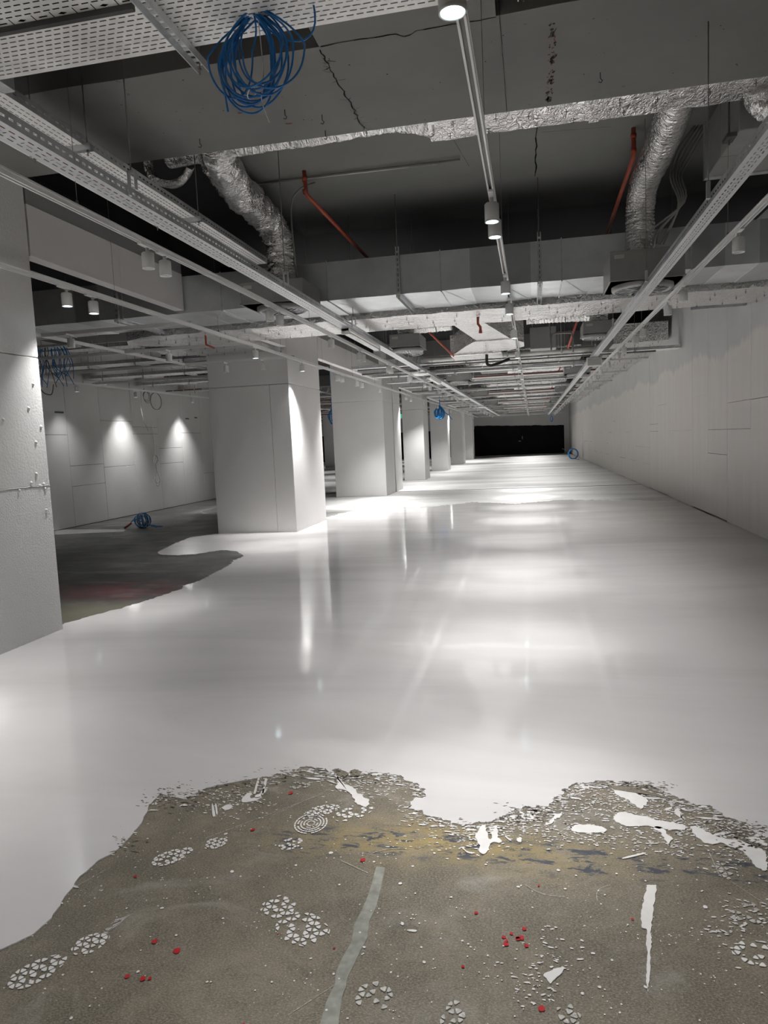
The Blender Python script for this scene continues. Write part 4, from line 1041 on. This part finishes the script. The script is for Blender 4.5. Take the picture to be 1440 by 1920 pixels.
# red pipes and sprinkler lines
def pipe(name, pts, r, mat, lab, cat='pipe', group=None, collar=()):
    t = thing(name, lab, cat, pts[0], group)
    m = MB(); m.tube(pts, r, 12); m.obj('pipe', mat, t)
    for c in collar:
        p = Vector(c); q = Vector(pts[0])
        m = MB(); m.lathe([(r*1.05, -.02), (r*1.35, -.02), (r*1.35, .02), (r*1.05, .02)], c, 12); m.obj('collar', mat, t)
    return t
pipe('sprinkler_pipe', [(-2.15, 7.09, ZU), (-2.14, 7.09, 3.98), (-2.12, 7.10, 3.95), (-1.86, 8.6, 3.67)], .020, 'red_pipe', 'red sprinkler pipe slanting down behind the main duct, left', collar=((-2.15,7.09,4.12),(-2.15,7.09,4.0)))
pipe('sprinkler_pipe', [(.955, 7.07, ZU), (.955, 7.07, 3.98), (.95, 7.08, 3.94), (.86, 8.6, 3.67)], .020, 'red_pipe', 'red sprinkler pipe slanting down behind the main duct, right', collar=((.955,7.07,4.13),(.955,7.07,4.0)))
pipe('conduit', [(-2.72, 7.18, 4.17), (-.62, 7.22, 4.17)], .010, 'grey_pipe', 'thin grey conduit clipped across the upper ceiling')
pipe('conduit', [(-2.72, 7.22, 4.175), (-.85, 7.27, 4.175)], .007, 'steel', 'thinner bright conduit beside the grey one on the upper ceiling')
pipe('conduit', tube_rings([(-2.12, 7.35, 4.17), (-2.30, 7.4, 4.14), (-2.42, 7.45, 4.0), (-2.43, 7.5, 3.5), (-2.43, 7.55, 3.26)], 24), .009, 'grey_pipe', 'grey conduit curving down beside the crumpled duct')
pipe('sprinkler_pipe', [(-9.3, 7.2, 3.95), (-4.53, 7.2, 3.95)], .03, 'red_pipe', 'red pipe crossing behind the near bulkhead')
pipe('sprinkler_drop', [(-4.75, 7.2, 3.95), (-4.75, 7.2, 3.45)], .018, 'red_pipe', 'short red sprinkler drop behind the near bulkhead', collar=((-4.75,7.2,3.5),))
pipe('sprinkler_drop', [(-.66, 9.6, 3.06), (-.66, 9.6, 2.97), (-.63,9.6,2.93), (-.63, 9.6, 2.86)], .017, 'red_pipe', 'short red sprinkler drop under the wide foil duct', collar=((-.63, 9.6, 2.87),))
pipe('sprinkler_drop', [(-4.35, 9.3, 3.05), (-4.35, 9.3, 2.93), (-4.25,9.35,2.88)], .015, 'red_pipe', 'short red sprinkler drop in the left hall under the foil duct')
pipe('sprinkler_pipe', [(-5.5, 15, ZU), (-5.5, 15, 3.66), (-5.5, 15.06, 3.6), (-5.5, 19, 3.6)], .03, 'red_pipe', 'red pipe behind the bulkhead past the second column')
# diagonal silver flex behind the right tray, brackets on the right wall
strut(2.25, 2.97, 11.0, 11.06, 3.16, 'slotted bracket fixed high on the right wall, nearer')
tray((2.3, 11.2, 3.2), (2.96, 11.2, 3.2), .3, .05, 'short perforated tray piece against the right wall', rows=4)

# second bay and beyond ------------------------------------------------
flex('round_duct', [(-1.85, 11.0, 3.08), (-1.86, 11.0, 3.24), (-1.85, 11.0, 3.40), (-1.6, 11.0, 3.46), (-.8, 10.95, 3.46), (.3, 10.9, 3.46), (.72, 10.9, 3.45), (.93, 10.9, 3.36), (.97, 10.9, 3.2), (.97, 10.9, 3.06)], .125, 'round foil duct arching down at both ends behind the wide foil duct', n=200, rough=.05, ring=.03, seed=2)
flex('round_duct', [(-1.9, 12.25, 2.95), (-1.9, 12.2, 3.08), (-1.96, 12.0, 3.22), (-1.85, 11.95, 3.36), (-1.6, 11.95, 3.38), (-1.25, 11.9, 3.38)], .125, 'second round foil duct with an elbow at its left end', n=120, rough=.06, ring=.03, seed=5)
flex('round_duct', [(-.05, 11.9, 3.38), (.3, 11.9, 3.38), (.9, 11.9, 3.36), (1.15, 11.9, 3.34)], .125, 'round foil duct running right from the central foil box', n=100, rough=.05, ring=.03, seed=6)
plenum(-2.06, -1.60, 10.7, 11.35, 2.87, 3.08, 'grey diffuser box under the arched duct, left', .2)
plenum(.74, 1.20, 10.7, 11.3, 2.87, 3.06, 'grey diffuser box under the arched duct, right', .2)
for (xx, yy, zz, lab) in [(-1.3, 11.0, 3.46, 'strap hanging the arched round duct, left'), (.35, 10.9, 3.46, 'strap hanging the arched round duct, right'), (-1.5, 11.95, 3.38, 'strap hanging the second round duct'), (.55, 11.9, 3.37, 'strap hanging the round duct right of the foil box')]:
    m = MB(); m.tube([(xx, yy+.137*math.sin(a), zz+.137*math.cos(a)) for a in [k*PI/10 for k in range(21)]], .006, 6, caps=False); m.tube([(xx, yy, zz+.13), (xx, yy, ZU)], .004, 6)
    tag(m.obj('duct_strap', 'dark_steel'), 'thin steel '+lab, 'strap')
# branch from the wide duct into a foil fan box
t = thing('foil_fan_box', 'foil-wrapped fan box at the end of a slanting foil branch', 'duct', (-.9, 12.2, 3.0))
m = MB(); m._add([(-1.05,10.24,3.08),(-.62,10.24,3.08),(-.32,11.9,3.06),(-.85,11.9,3.06),(-1.05,10.24,3.3),(-.62,10.24,3.3),(-.32,11.9,3.3),(-.85,11.9,3.3)], [(0,3,2,1),(4,5,6,7),(0,1,5,4),(1,2,6,5),(2,3,7,6),(3,0,4,7)]); m.obj('foil_branch', 'foil', t)
m = MB(); m._add([(-.9,11.9,3.05),(-.3,11.9,3.05),(-.1,12.3,3.03),(-.1,12.8,3.02),(-.35,13.2,3.02),(-1.35,13.2,3.02)], [(0,5,4,3,2,1)])
k0 = [(-.9,11.9),(-.3,11.9),(-.1,12.3),(-.1,12.8),(-.35,13.2),(-1.35,13.2)]
m._add([(x,y,3.04) for x,y in k0]+[(x,y,3.38) for x,y in k0], [(i,(i+1)%6,6+(i+1)%6,6+i) for i in range(6)]); m.obj('foil_cover', 'foil', t)
m = MB(); m.bbox(-1.42, -.5, 13.2, 14.0, 2.98, 3.36, .01); m.obj('fan_housing', 'foil', t)
m = MB(); m.tube(tube_rings([(-.78,13.4,2.98),(-.78,13.4,2.84),(-.72,13.4,2.79),(-.62,13.5,2.82),(-.5,13.7,2.88),(-.4,13.9,2.93)], 24), .028, 10)
o = m.obj('drain_hose', 'rubber'); tag(o, 'black bent drain hose under the foil fan box', 'hose')
pipe('sprinkler_pipe', [(-1.80, 12.5, 3.78), (-1.80, 12.5, 3.5), (-1.78, 12.5, 3.42), (-1.34, 13.0, 2.96)], .018, 'red_pipe', 'red slanting sprinkler pipe left of the foil fan box')
pipe('sprinkler_pipe', [(.80, 12.5, 3.78), (.80, 12.5, 3.48), (.79, 12.5, 3.40), (.64, 13.0, 2.96)], .018, 'red_pipe', 'red slanting sprinkler pipe above the right diffuser of the second bay')
MB().tube([(.5,12.6,3.165),(.5,12.6,ZS)],.004,6).obj('conduit_hanger','grey_pipe') if False else None
pipe('conduit_loop', tube_rings([(.30,12.6,ZS),(.33,12.6,3.3),(.35, 12.6, 2.9), (.35, 12.6, 3.12), (.40, 12.6, 3.17), (.62, 12.6, 3.17), (.70, 12.6, 3.12), (.70, 12.6, 2.85)]+[], 30), .014, 'grey_pipe', 'grey conduit bent like a doorway beside the right red pipe')
# panels seen between the services
o = MB().bbox(-.0, .48, 14.0, 14.4, 3.1, 3.5, .008).tube([(.05,14.2,3.48),(.05,14.2,ZU)],.005,6).tube([(.43,14.2,3.48),(.43,14.2,ZU)],.005,6).obj('grey_equipment_box', 'box_grey'); tag(o, 'pale grey equipment box behind the round ducts', 'equipment box')

# repeated lateral services, each one thing
def lateral_pipe(y, z, r, mat, lab, x0=-3.8, x1=None, name='lateral_pipe', drops=()):
    x1 = (wx(y)-.05 if y < 16 else 1.7) if x1 is None else x1
    t = thing(name, lab, 'pipe', ((x0+x1)/2, y, z))
    m = MB(); k = 9; m.tube([(x0+(x1-x0)*i/k, y, z) for i in range(k+1)], r, 12); m.obj('pipe', mat, t)
    for q in range(3):
        c = x0+(x1-x0)*(.2+.3*q); m = MB(); m.tube([(c, y, z+r), (c, y, zc(y))], .004, 5)
        m.box(c-.012, c+.012, y-r-.004, y+r+.004, z-r-.003, z+r+.003); m.obj('pipe_hanger', 'steel', t)
    return t
def lateral_tray(y, z, wd, lab, x0=-3.8, x1=None):
    x1 = (wx(y)-.03 if y < 16 else 1.68) if x1 is None else x1
    t = tray((x0, y, z), (x1, y, z), wd, .06, lab, rows=4, pitch=.09, slot=(.05, .012), diamonds=False)
    for q in range(4):
        c = x0+(x1-x0)*(.12+.25*q); strut(c-.02, c+.02, y-wd/2-.05, y+wd/2+.05, z-.045, parent=t, rods=((c, y-wd/2-.03, zc(y-wd/2-.03)),))
    return t
NB = ['second', 'third', 'fourth', 'fifth', 'sixth', 'seventh']
lateral_pipe(14.75, 3.12, .055, 'pale_pipe', 'pale thick pipe crossing behind the foil fan box', -2.2, 1.3)
lateral_tray(13.95, 2.985, .30, 'steel cable tray crossing just past the second diffuser boxes', -3.8, 2.5) if False else None
lateral_tray(15.4, 3.08, .30, 'perforated tray crossing the hall behind the foil fan box')
lateral_pipe(15.0, 3.02, .018, 'grey_pipe', 'dark thin conduit crossing in front of the first cross tray', -3.6, 2.4)
base = [16.2, 23.2, 30.2, 37.2, 44.2]
rr = random.Random(21)
for bi, y0 in enumerate(base):
    nm = NB[bi+1] if bi+1 < len(NB) else 'last'
    foil_rect('foil_duct', -.5 if bi % 2 == 0 else -1.2, 1.1, y0+.3, y0+1.0, 3.16, 3.42, 'flat foil duct crossing the %s bay' % nm, wr=.01)
    flex('round_duct', [(-1.7, y0+1.9, 3.0), (-1.7, y0+1.9, 3.15), (-1.5, y0+1.9, 3.3), (-.6, y0+1.9, 3.32), (.6, y0+1.9, 3.32), (.95, y0+1.9, 3.28), (1.05, y0+1.9, 3.1), (1.05, y0+1.9, 2.98)], .125, 'round foil duct arching over the %s bay' % nm, n=110, rough=.05, ring=.03, seg=18, seed=bi)
    flex('round_duct', [(-.6, y0+3.3, 3.26), (.2, y0+3.3, 3.26), (.9, y0+3.25, 3.26), (1.25, y0+3.2, 3.24)], .12, 'straight round foil duct in the %s bay' % nm, n=70, rough=.05, ring=.03, seg=16, seed=bi+9)
    plenum(.78, 1.38, y0+1.5, y0+2.1, 2.88, 3.08, 'grey diffuser box on the right of the %s bay' % nm, .2)
    plenum(-2.03, -1.45, y0+1.5, y0+2.1, 2.88, 3.08, 'grey diffuser box on the left of the %s bay' % nm, .2)
    lateral_tray(y0+1.25, 3.06, .26, 'first perforated tray crossing the %s bay' % nm)
    lateral_tray(y0+3.0, 3.04, .26, 'second perforated tray crossing the %s bay' % nm)
    lateral_tray(y0+5.2, 3.06, .26, 'third perforated tray crossing the %s bay' % nm)
    lateral_pipe(y0+2.4, 3.03, .016, 'red_dark', 'red pipe crossing the %s bay in front of the trays' % nm, -2.2, 1.6)
    if bi % 2: lateral_pipe(y0+4.6, 3.08, .02, 'red_dark', 'second red pipe crossing the %s bay' % nm, -1.7, 1.7)
    lateral_pipe(y0+.05, 3.05, .02, 'grey_pipe', 'dark conduit crossing the %s bay' % nm)
    lateral_pipe(y0+4.0, 3.1, .05, 'pale_pipe', 'pale thick pipe crossing the %s bay' % nm, -2.3, 1.5)
    pipe('sprinkler_drop', [(.85, y0+2.5, 3.7), (.85, y0+2.5, 3.4), (.68, y0+2.9, 3.05)], .016, 'red_pipe', 'red slanting sprinkler drop in the %s bay' % nm)
    o = MB().bbox(-1.35, -.5, y0+3.35, y0+4.3, 3.25, 3.62, .01).tube([(-1.3,y0+3.8,3.6),(-1.3,y0+3.8,zc(y0+3.8))],.005,6).tube([(-.55,y0+3.8,3.6),(-.55,y0+3.8,zc(y0+3.8))],.005,6).obj('fan_unit', 'box_grey'); tag(o, 'grey box fan unit hanging left of centre in the %s bay' % nm, 'fan unit')
    m = MB(); m.bbox(-3.3, -2.6, y0+1.55, y0+2.75, 3.2, 3.55, .01).tube([(-2.7,y0+2,3.5),(-2.7,y0+2,zc(y0+2))],.005,6)
    o = m.obj('steel_duct', 'duct_steel'); tag(o, 'bare steel duct piece at the left of the %s bay' % nm, 'duct')
# long foil duct along the right wall
foil_rect('wall_duct', 1.75, 2.86, 16.3, 47.0, 3.36, 3.76, 'wide foil duct running along the right wall into the distance', wr=.012)
for i, yy in enumerate((19.2, 23.0, 27.0, 31.5, 36.5, 42)):
    strut(1.7, wx(yy)-.02, yy, yy+.05, 3.28, 'slotted bracket under the wall duct, %s from the camera' % ORD[i], rods=((1.73, yy+.025, ZU),))

# left hall services
def lh(y, l): return l
lateral_tray(10.55, 3.18, .30, 'steel tray crossing the left hall past the foil duct', -9.4, -6.1)
lateral_tray(12.3, 3.14, .45, 'white perforated tray crossing the left hall, nearer', -9.4, -5.6)
lateral_tray(14.2, 3.12, .45, 'white perforated tray crossing the left hall, middle', -9.4, -5.6)
lateral_tray(16.2, 3.12, .30, 'perforated tray crossing the left hall, farther', -9.4, -5.6)
lateral_tray(18.4, 3.10, .30, 'perforated tray crossing the left hall, farthest', -9.4, -5.6)
lateral_pipe(13.2, 3.2, .04, 'pale_pipe', 'pale pipe crossing the left hall between the trays', -9.4, -5.6)
lateral_pipe(17.3, 3.05, .014, 'red_dark', 'red pipe crossing near the left wall top', -9.3, -8.3)
foil_rect('foil_duct', -7.9, -5.6, 14.6, 15.4, 3.35, 3.6, 'foil duct over the middle of the left hall', wr=.01)
flex('round_duct', [(-9.0, 16.8, 3.3), (-7.5, 16.9, 3.3), (-6.0, 17.0, 3.3)], .15, 'round foil duct across the left hall near the big column', n=80)
for i, y0 in enumerate((23.5, 27.5, 31.5, 36, 40.5, 45)):
    lateral_tray(y0, 3.08, .3, 'tray crossing the back left hall, %s one' % ORD[i], -16.5, -5.0)
    foil_rect('foil_duct', -10.8, -6.0, y0+1.2, y0+2.0, 3.2, 3.5, 'foil duct crossing the back left hall, %s one' % ORD[i], wr=.01, pins=False)
    lateral_pipe(y0+2.8, 3.15, .02, 'red_dark', 'red pipe crossing the back left hall, %s one' % ORD[i], -16, -5)
# cross tracks near the end wall
track((-3.9, 51.2, 2.9), (2.2, 51.2, 2.9), 'white cross track at the far end of the hall', False)

# ------------------------------------------------------------------ cable coils
def coil(name, c, rx, rz, turns, lab, cat='cable coil', tilt=0.0, seed=0, r=.0035, mat='blue', plane='xz', spread=.03, tail=None, pinch=.6):
    t = thing(name, lab, cat, c); R = random.Random(seed)
    for k in range(turns):
        ox, oy, oz = R.gauss(0, spread*.8), R.gauss(0, spread*.7), R.gauss(0, spread*.5)
        sx, sz = rx*R.uniform(.72, 1.05), rz*R.uniform(.85, 1.06); ph = R.uniform(0, 2*PI); pts = []
        for i in range(41):
            a = 2*PI*i/40; u = sx*math.sin(a); v = sz*math.cos(a)
            if plane == 'xz':
                f = 1-pinch*max(0, v/sz)**2      # loops gathered at the tie on top
                pts.append((ox*max(0, 1-max(0, v/sz)*.9)+u*f, oy*(1-.8*max(0, v/sz))+.02*math.sin(a*2+ph), v+oz*(.3 if v > 0 else 1)))
            else:
                pts.append((ox+u, oy+v, abs(oz)+.02*math.sin(3*a+ph)))
        m = MB(); m.tube(pts, r, 6, caps=False); m.local = True; m.obj('cable_loop', mat, t)
    if tail:
        for tl_ in tail: m = MB(); m.tube(tube_rings(tl_, 24), r, 6); m.local = True; m.obj('cable_tail', mat, t)
    return t
cb = coil('blue_cable_coil', (-1.165, 3.20, 3.245), .145, .185, 15, 'big blue cable coil hanging from the top left tray', seed=2, r=.0045, spread=.045,
     tail=[[(-.14,-.02,.05),(-.165,-.02,-.05),(-.15,-.02,-.15),(-.14,-.02,-.24)], [(-.06,0,.16),(.02,0,.22),(.16,0,.30),(.26,0,.22),(.28,0,.08),(.22,0,.02),(.10,0,.06),(0,0,.17)], [(-.15,0,.17),(-.03,0,.18),(.06,0,.24)]])
m = MB(); m.tube(tube_rings([(.0,.0,.20),(.02,0,.14),(.03,0,-.10),(.015,0,-.20),(.045,0,-.30)], 20), .002, 6); m.tube([(-.03+.06*math.cos(a)*.3, .03*math.sin(a), -.165+.02*math.cos(a)) for a in [i*PI/5 for i in range(11)]], .003, 6)
m.tube([(.03*math.cos(a), .03*math.sin(a), .17) for a in [i*PI/5 for i in range(11)]], .003, 6); m.local = True; m.obj('zip_tie', 'tie', cb)
coil('blue_cable_coil', (-3.75, 30.0, 2.62), .11, .27, 11, 'blue cable bundle hanging far off before the fifth column', seed=5, r=.018, mat='blue_bright', pinch=.92, spread=.07, tail=[[(0,0,.25),(0,0,.4),(0,0,ZU-2.66)],[(.1,0,.0),(.3,0,-.1),(.5,0,-.35)]])
coil('blue_cable_coil', (-7.45, 26.5, 2.55), .12, .28, 6, 'small blue cable bundle seen between the second and third columns', seed=6, r=.012, mat='blue_bright', pinch=.92, spread=.05, tail=[[(0,0,.25),(0,0,.6),(0,0,ZU-2.55)]])
coil('blue_cable_coil', (1.3, 50.8, 2.55), .10, .22, 6, 'tiny blue-green cable bundle at the end of the right tray', seed=8, r=.012, mat='blue_bright', pinch=.92, tail=[[(0,0,.2),(0,0,.5),(0,0,zc(50.8)-2.55)]])
# bunch of loose blue cables at the far left
t = thing('blue_cable_bunch', 'bunch of loose blue cable ends hanging behind the nearest column', 'cable bunch', (-7.2, 9.9, 3.05)); R = random.Random(9)
for i in range(34):
    x0, y0 = R.uniform(-.45, .35), R.uniform(-.12, .12); m = MB(); m.tube(tube_rings([(x0*.8, y0, .12), (x0, y0, .0), (x0+R.gauss(0,.05), y0, -.18), (x0+R.gauss(0,.1), y0, R.uniform(-.5,-.25))], 10), .0055, 5); m.local = True; m.obj('cable_end', 'blue' if i % 5 else 'dark_steel', t)
m = MB(); m.tube(tube_rings([(-.3,0,-.35),(-.2,0,-.55),(-.05,0,-.6),(.0,0,-.45)], 16), .008, 6); m.local = True; m.obj('cable_loop', 'grey_pipe', t)
m = MB(); m.bbox(-.6, .45, -.14, .14, .10, .13, .004); m.local = True; m.obj('tray_piece', 'steel', t)
for q in (-.5, .35): m = MB(); m.tube([(q, 0, .13), (q, 0, ZU-3.05)], .004, 6); m.local = True; m.obj('threaded_rod', 'grey_pipe', t)
# heap of blue cable on the floor
t = thing('blue_cable_heap', 'tangled heap of blue cable on the bare floor by the left wall', 'cable heap', (-7.62, 12.85, 0)); R = random.Random(4)
for i in range(22):
    th = R.uniform(0, PI); tl_ = R.uniform(-.5, .5); rr_ = R.uniform(.09, .17); pts = []
    for j in range(33):
        a = 2*PI*j/32; v = Vector((rr_*math.cos(a), 0, rr_*math.sin(a)*.9)); v.rotate(Matrix.Rotation(th, 3, 'Z')); v.rotate(Matrix.Rotation(tl_, 3, 'X')); v.z = max(.008, v.z+.15); pts.append(v+Vector((R.uniform(-.004,.004)+0, 0, 0)))
    m = MB(); m.tube(pts, .0065, 6, caps=False); m.local = True; m.obj('cable_loop', 'blue_bright' if i % 4 else 'pale_pipe', t)
for i in range(7):
    m = MB(); m.tube(tube_rings([(.02, R.uniform(-.05,.05), .06), (.18, R.uniform(-.08,.08), .05), (.34+R.uniform(-.05,.08), R.uniform(-.12,.12), .012)], 12), .006, 6); m.local = True; m.obj('cable_tail', 'blue_bright', t)
for i in range(4):
    m = MB(); m.tube(tube_rings([(-.02, 0, .12), (-.17, R.uniform(-.04,.04), .15+R.uniform(-.03,.04)), (-.26, 0, .12), (-.34, R.uniform(-.03,.03), .05)], 12), .006, 6); m.local = True; m.obj('cable_tail', 'blue_bright', t)
for i in range(3):
    m = MB(); m.tube([(-.25, -.03+.02*i, .10), (-.38, -.06+.025*i, .015)], .014, 8); m.local = True; m.obj('orange_sleeve', 'orange', t)
# blue hose ring by the far wall
t = thing('blue_hose_ring', 'blue hose ring standing on the floor at the far right corner', 'hose coil', (2.28, 42.5, 0))
for i in range(4):
    m = MB(); m.tube([(.24*math.cos(a)*(1+.05*i), .04*i, .30+.27*math.sin(a)*(1+.03*i)) for a in [j*PI/16 for j in range(33)]], .028, 8, caps=False); m.local = True; m.obj('hose_turn', 'blue_bright', t)
m = MB(); m.tube([(-.25,0,.45),(-.6,.4,.62)], .012, 6); m.tube([(0,0,.02),(.25,-1.2,.012)], .012, 6); m.local = True; m.obj('hose_tail', 'dark_steel', t)
# wires on the left wall
t = thing('hanging_wire', 'pale wire with a knotted loop hanging down the left wall', 'wire', (-9.3, 16.5, 3.0))
m = MB(); m.tube(tube_rings([(-9.3,16.5,ZU),(-9.3,16.5,3.1),(-9.32,16.5,2.4),(-9.3,16.52,1.8),(-9.3,16.52,1.42)], 20), .005, 6); m.obj('wire', 'tie', t)
for k in range(4):
    s = (-1)**k; m = MB(); m.tube(tube_rings([(-9.3,16.52,1.42),(-9.3,16.52+.10*s,1.33-.03*k),(-9.3,16.52-.03*s,1.15),(-9.3,16.52+.04*s,.95),(-9.3,16.52+.13*s,.78),(-9.3,16.52,.62+.04*k),(-9.3,16.52-.1*s,.82),(-9.3,16.53,1.08),(-9.3,16.52-.07*s,1.25),(-9.3,16.52,1.40)], 50), .0045, 6); m.obj('wire_loop', 'tie' if k % 2 else 'grey_pipe', t)
t = thing('wire_loops', 'dark wire loops hanging under the left wall track', 'wire', (-8.8, 15.8, 2.85))
for k in range(5):
    rr_ = .13+.02*k if k < 3 else .26; m = MB(); m.tube([(-9.0, 15.75+.03*k+rr_*math.sin(a)+(.35 if k > 2 else 0), 2.935-rr_*(1-math.cos(a))*.8) for a in [j*PI/12 for j in range(25)]], .006, 6, caps=False); m.obj('wire_loop', 'grey_pipe', t)
m = MB(); m.tube([(-9.0,15.55,2.94),(-9.0,15.5,2.5),(-9.0,15.58,2.2),(-9.0,15.75,2.0)], .005, 6); m.obj('wire_tail', 'grey_pipe', t)
# exit sign between columns, small sign at the right tray
t = thing('exit_sign', 'small green exit sign far off between the third and fourth columns', 'exit sign', (-6.2, 34.5, 2.66))
MB().bbox(-6.42, -5.98, 34.48, 34.52, 2.60, 2.78, .006).obj('sign_plate', 'green', t)
m = MB(); m.box(-6.38,-6.28,34.474,34.48,2.63,2.75).box(-6.22,-6.18,34.474,34.48,2.64,2.74).box(-6.12,-6.02,34.474,34.48,2.66,2.72); m.obj('pictogram', 'dome', t)
m = MB(); m.tube([(-6.2,34.5,2.78),(-6.2,34.5,ZS)], .006, 6); m.obj('rod', 'grey_pipe', t)
t = thing('junction_box', 'pale square junction box hanging on the right tray', 'junction box', (1.08, 13.2, 2.7))
MB().bbox(.96, 1.22, 13.17, 13.23, 2.64, 2.80, .008).obj('cover', 'white_metal', t)
MB().bbox(.98, 1.20, 13.161, 13.17, 2.66, 2.78, .003).obj('face', 'pale_pipe', t)
print('lights', NL[0], 'objects', len(bpy.data.objects))
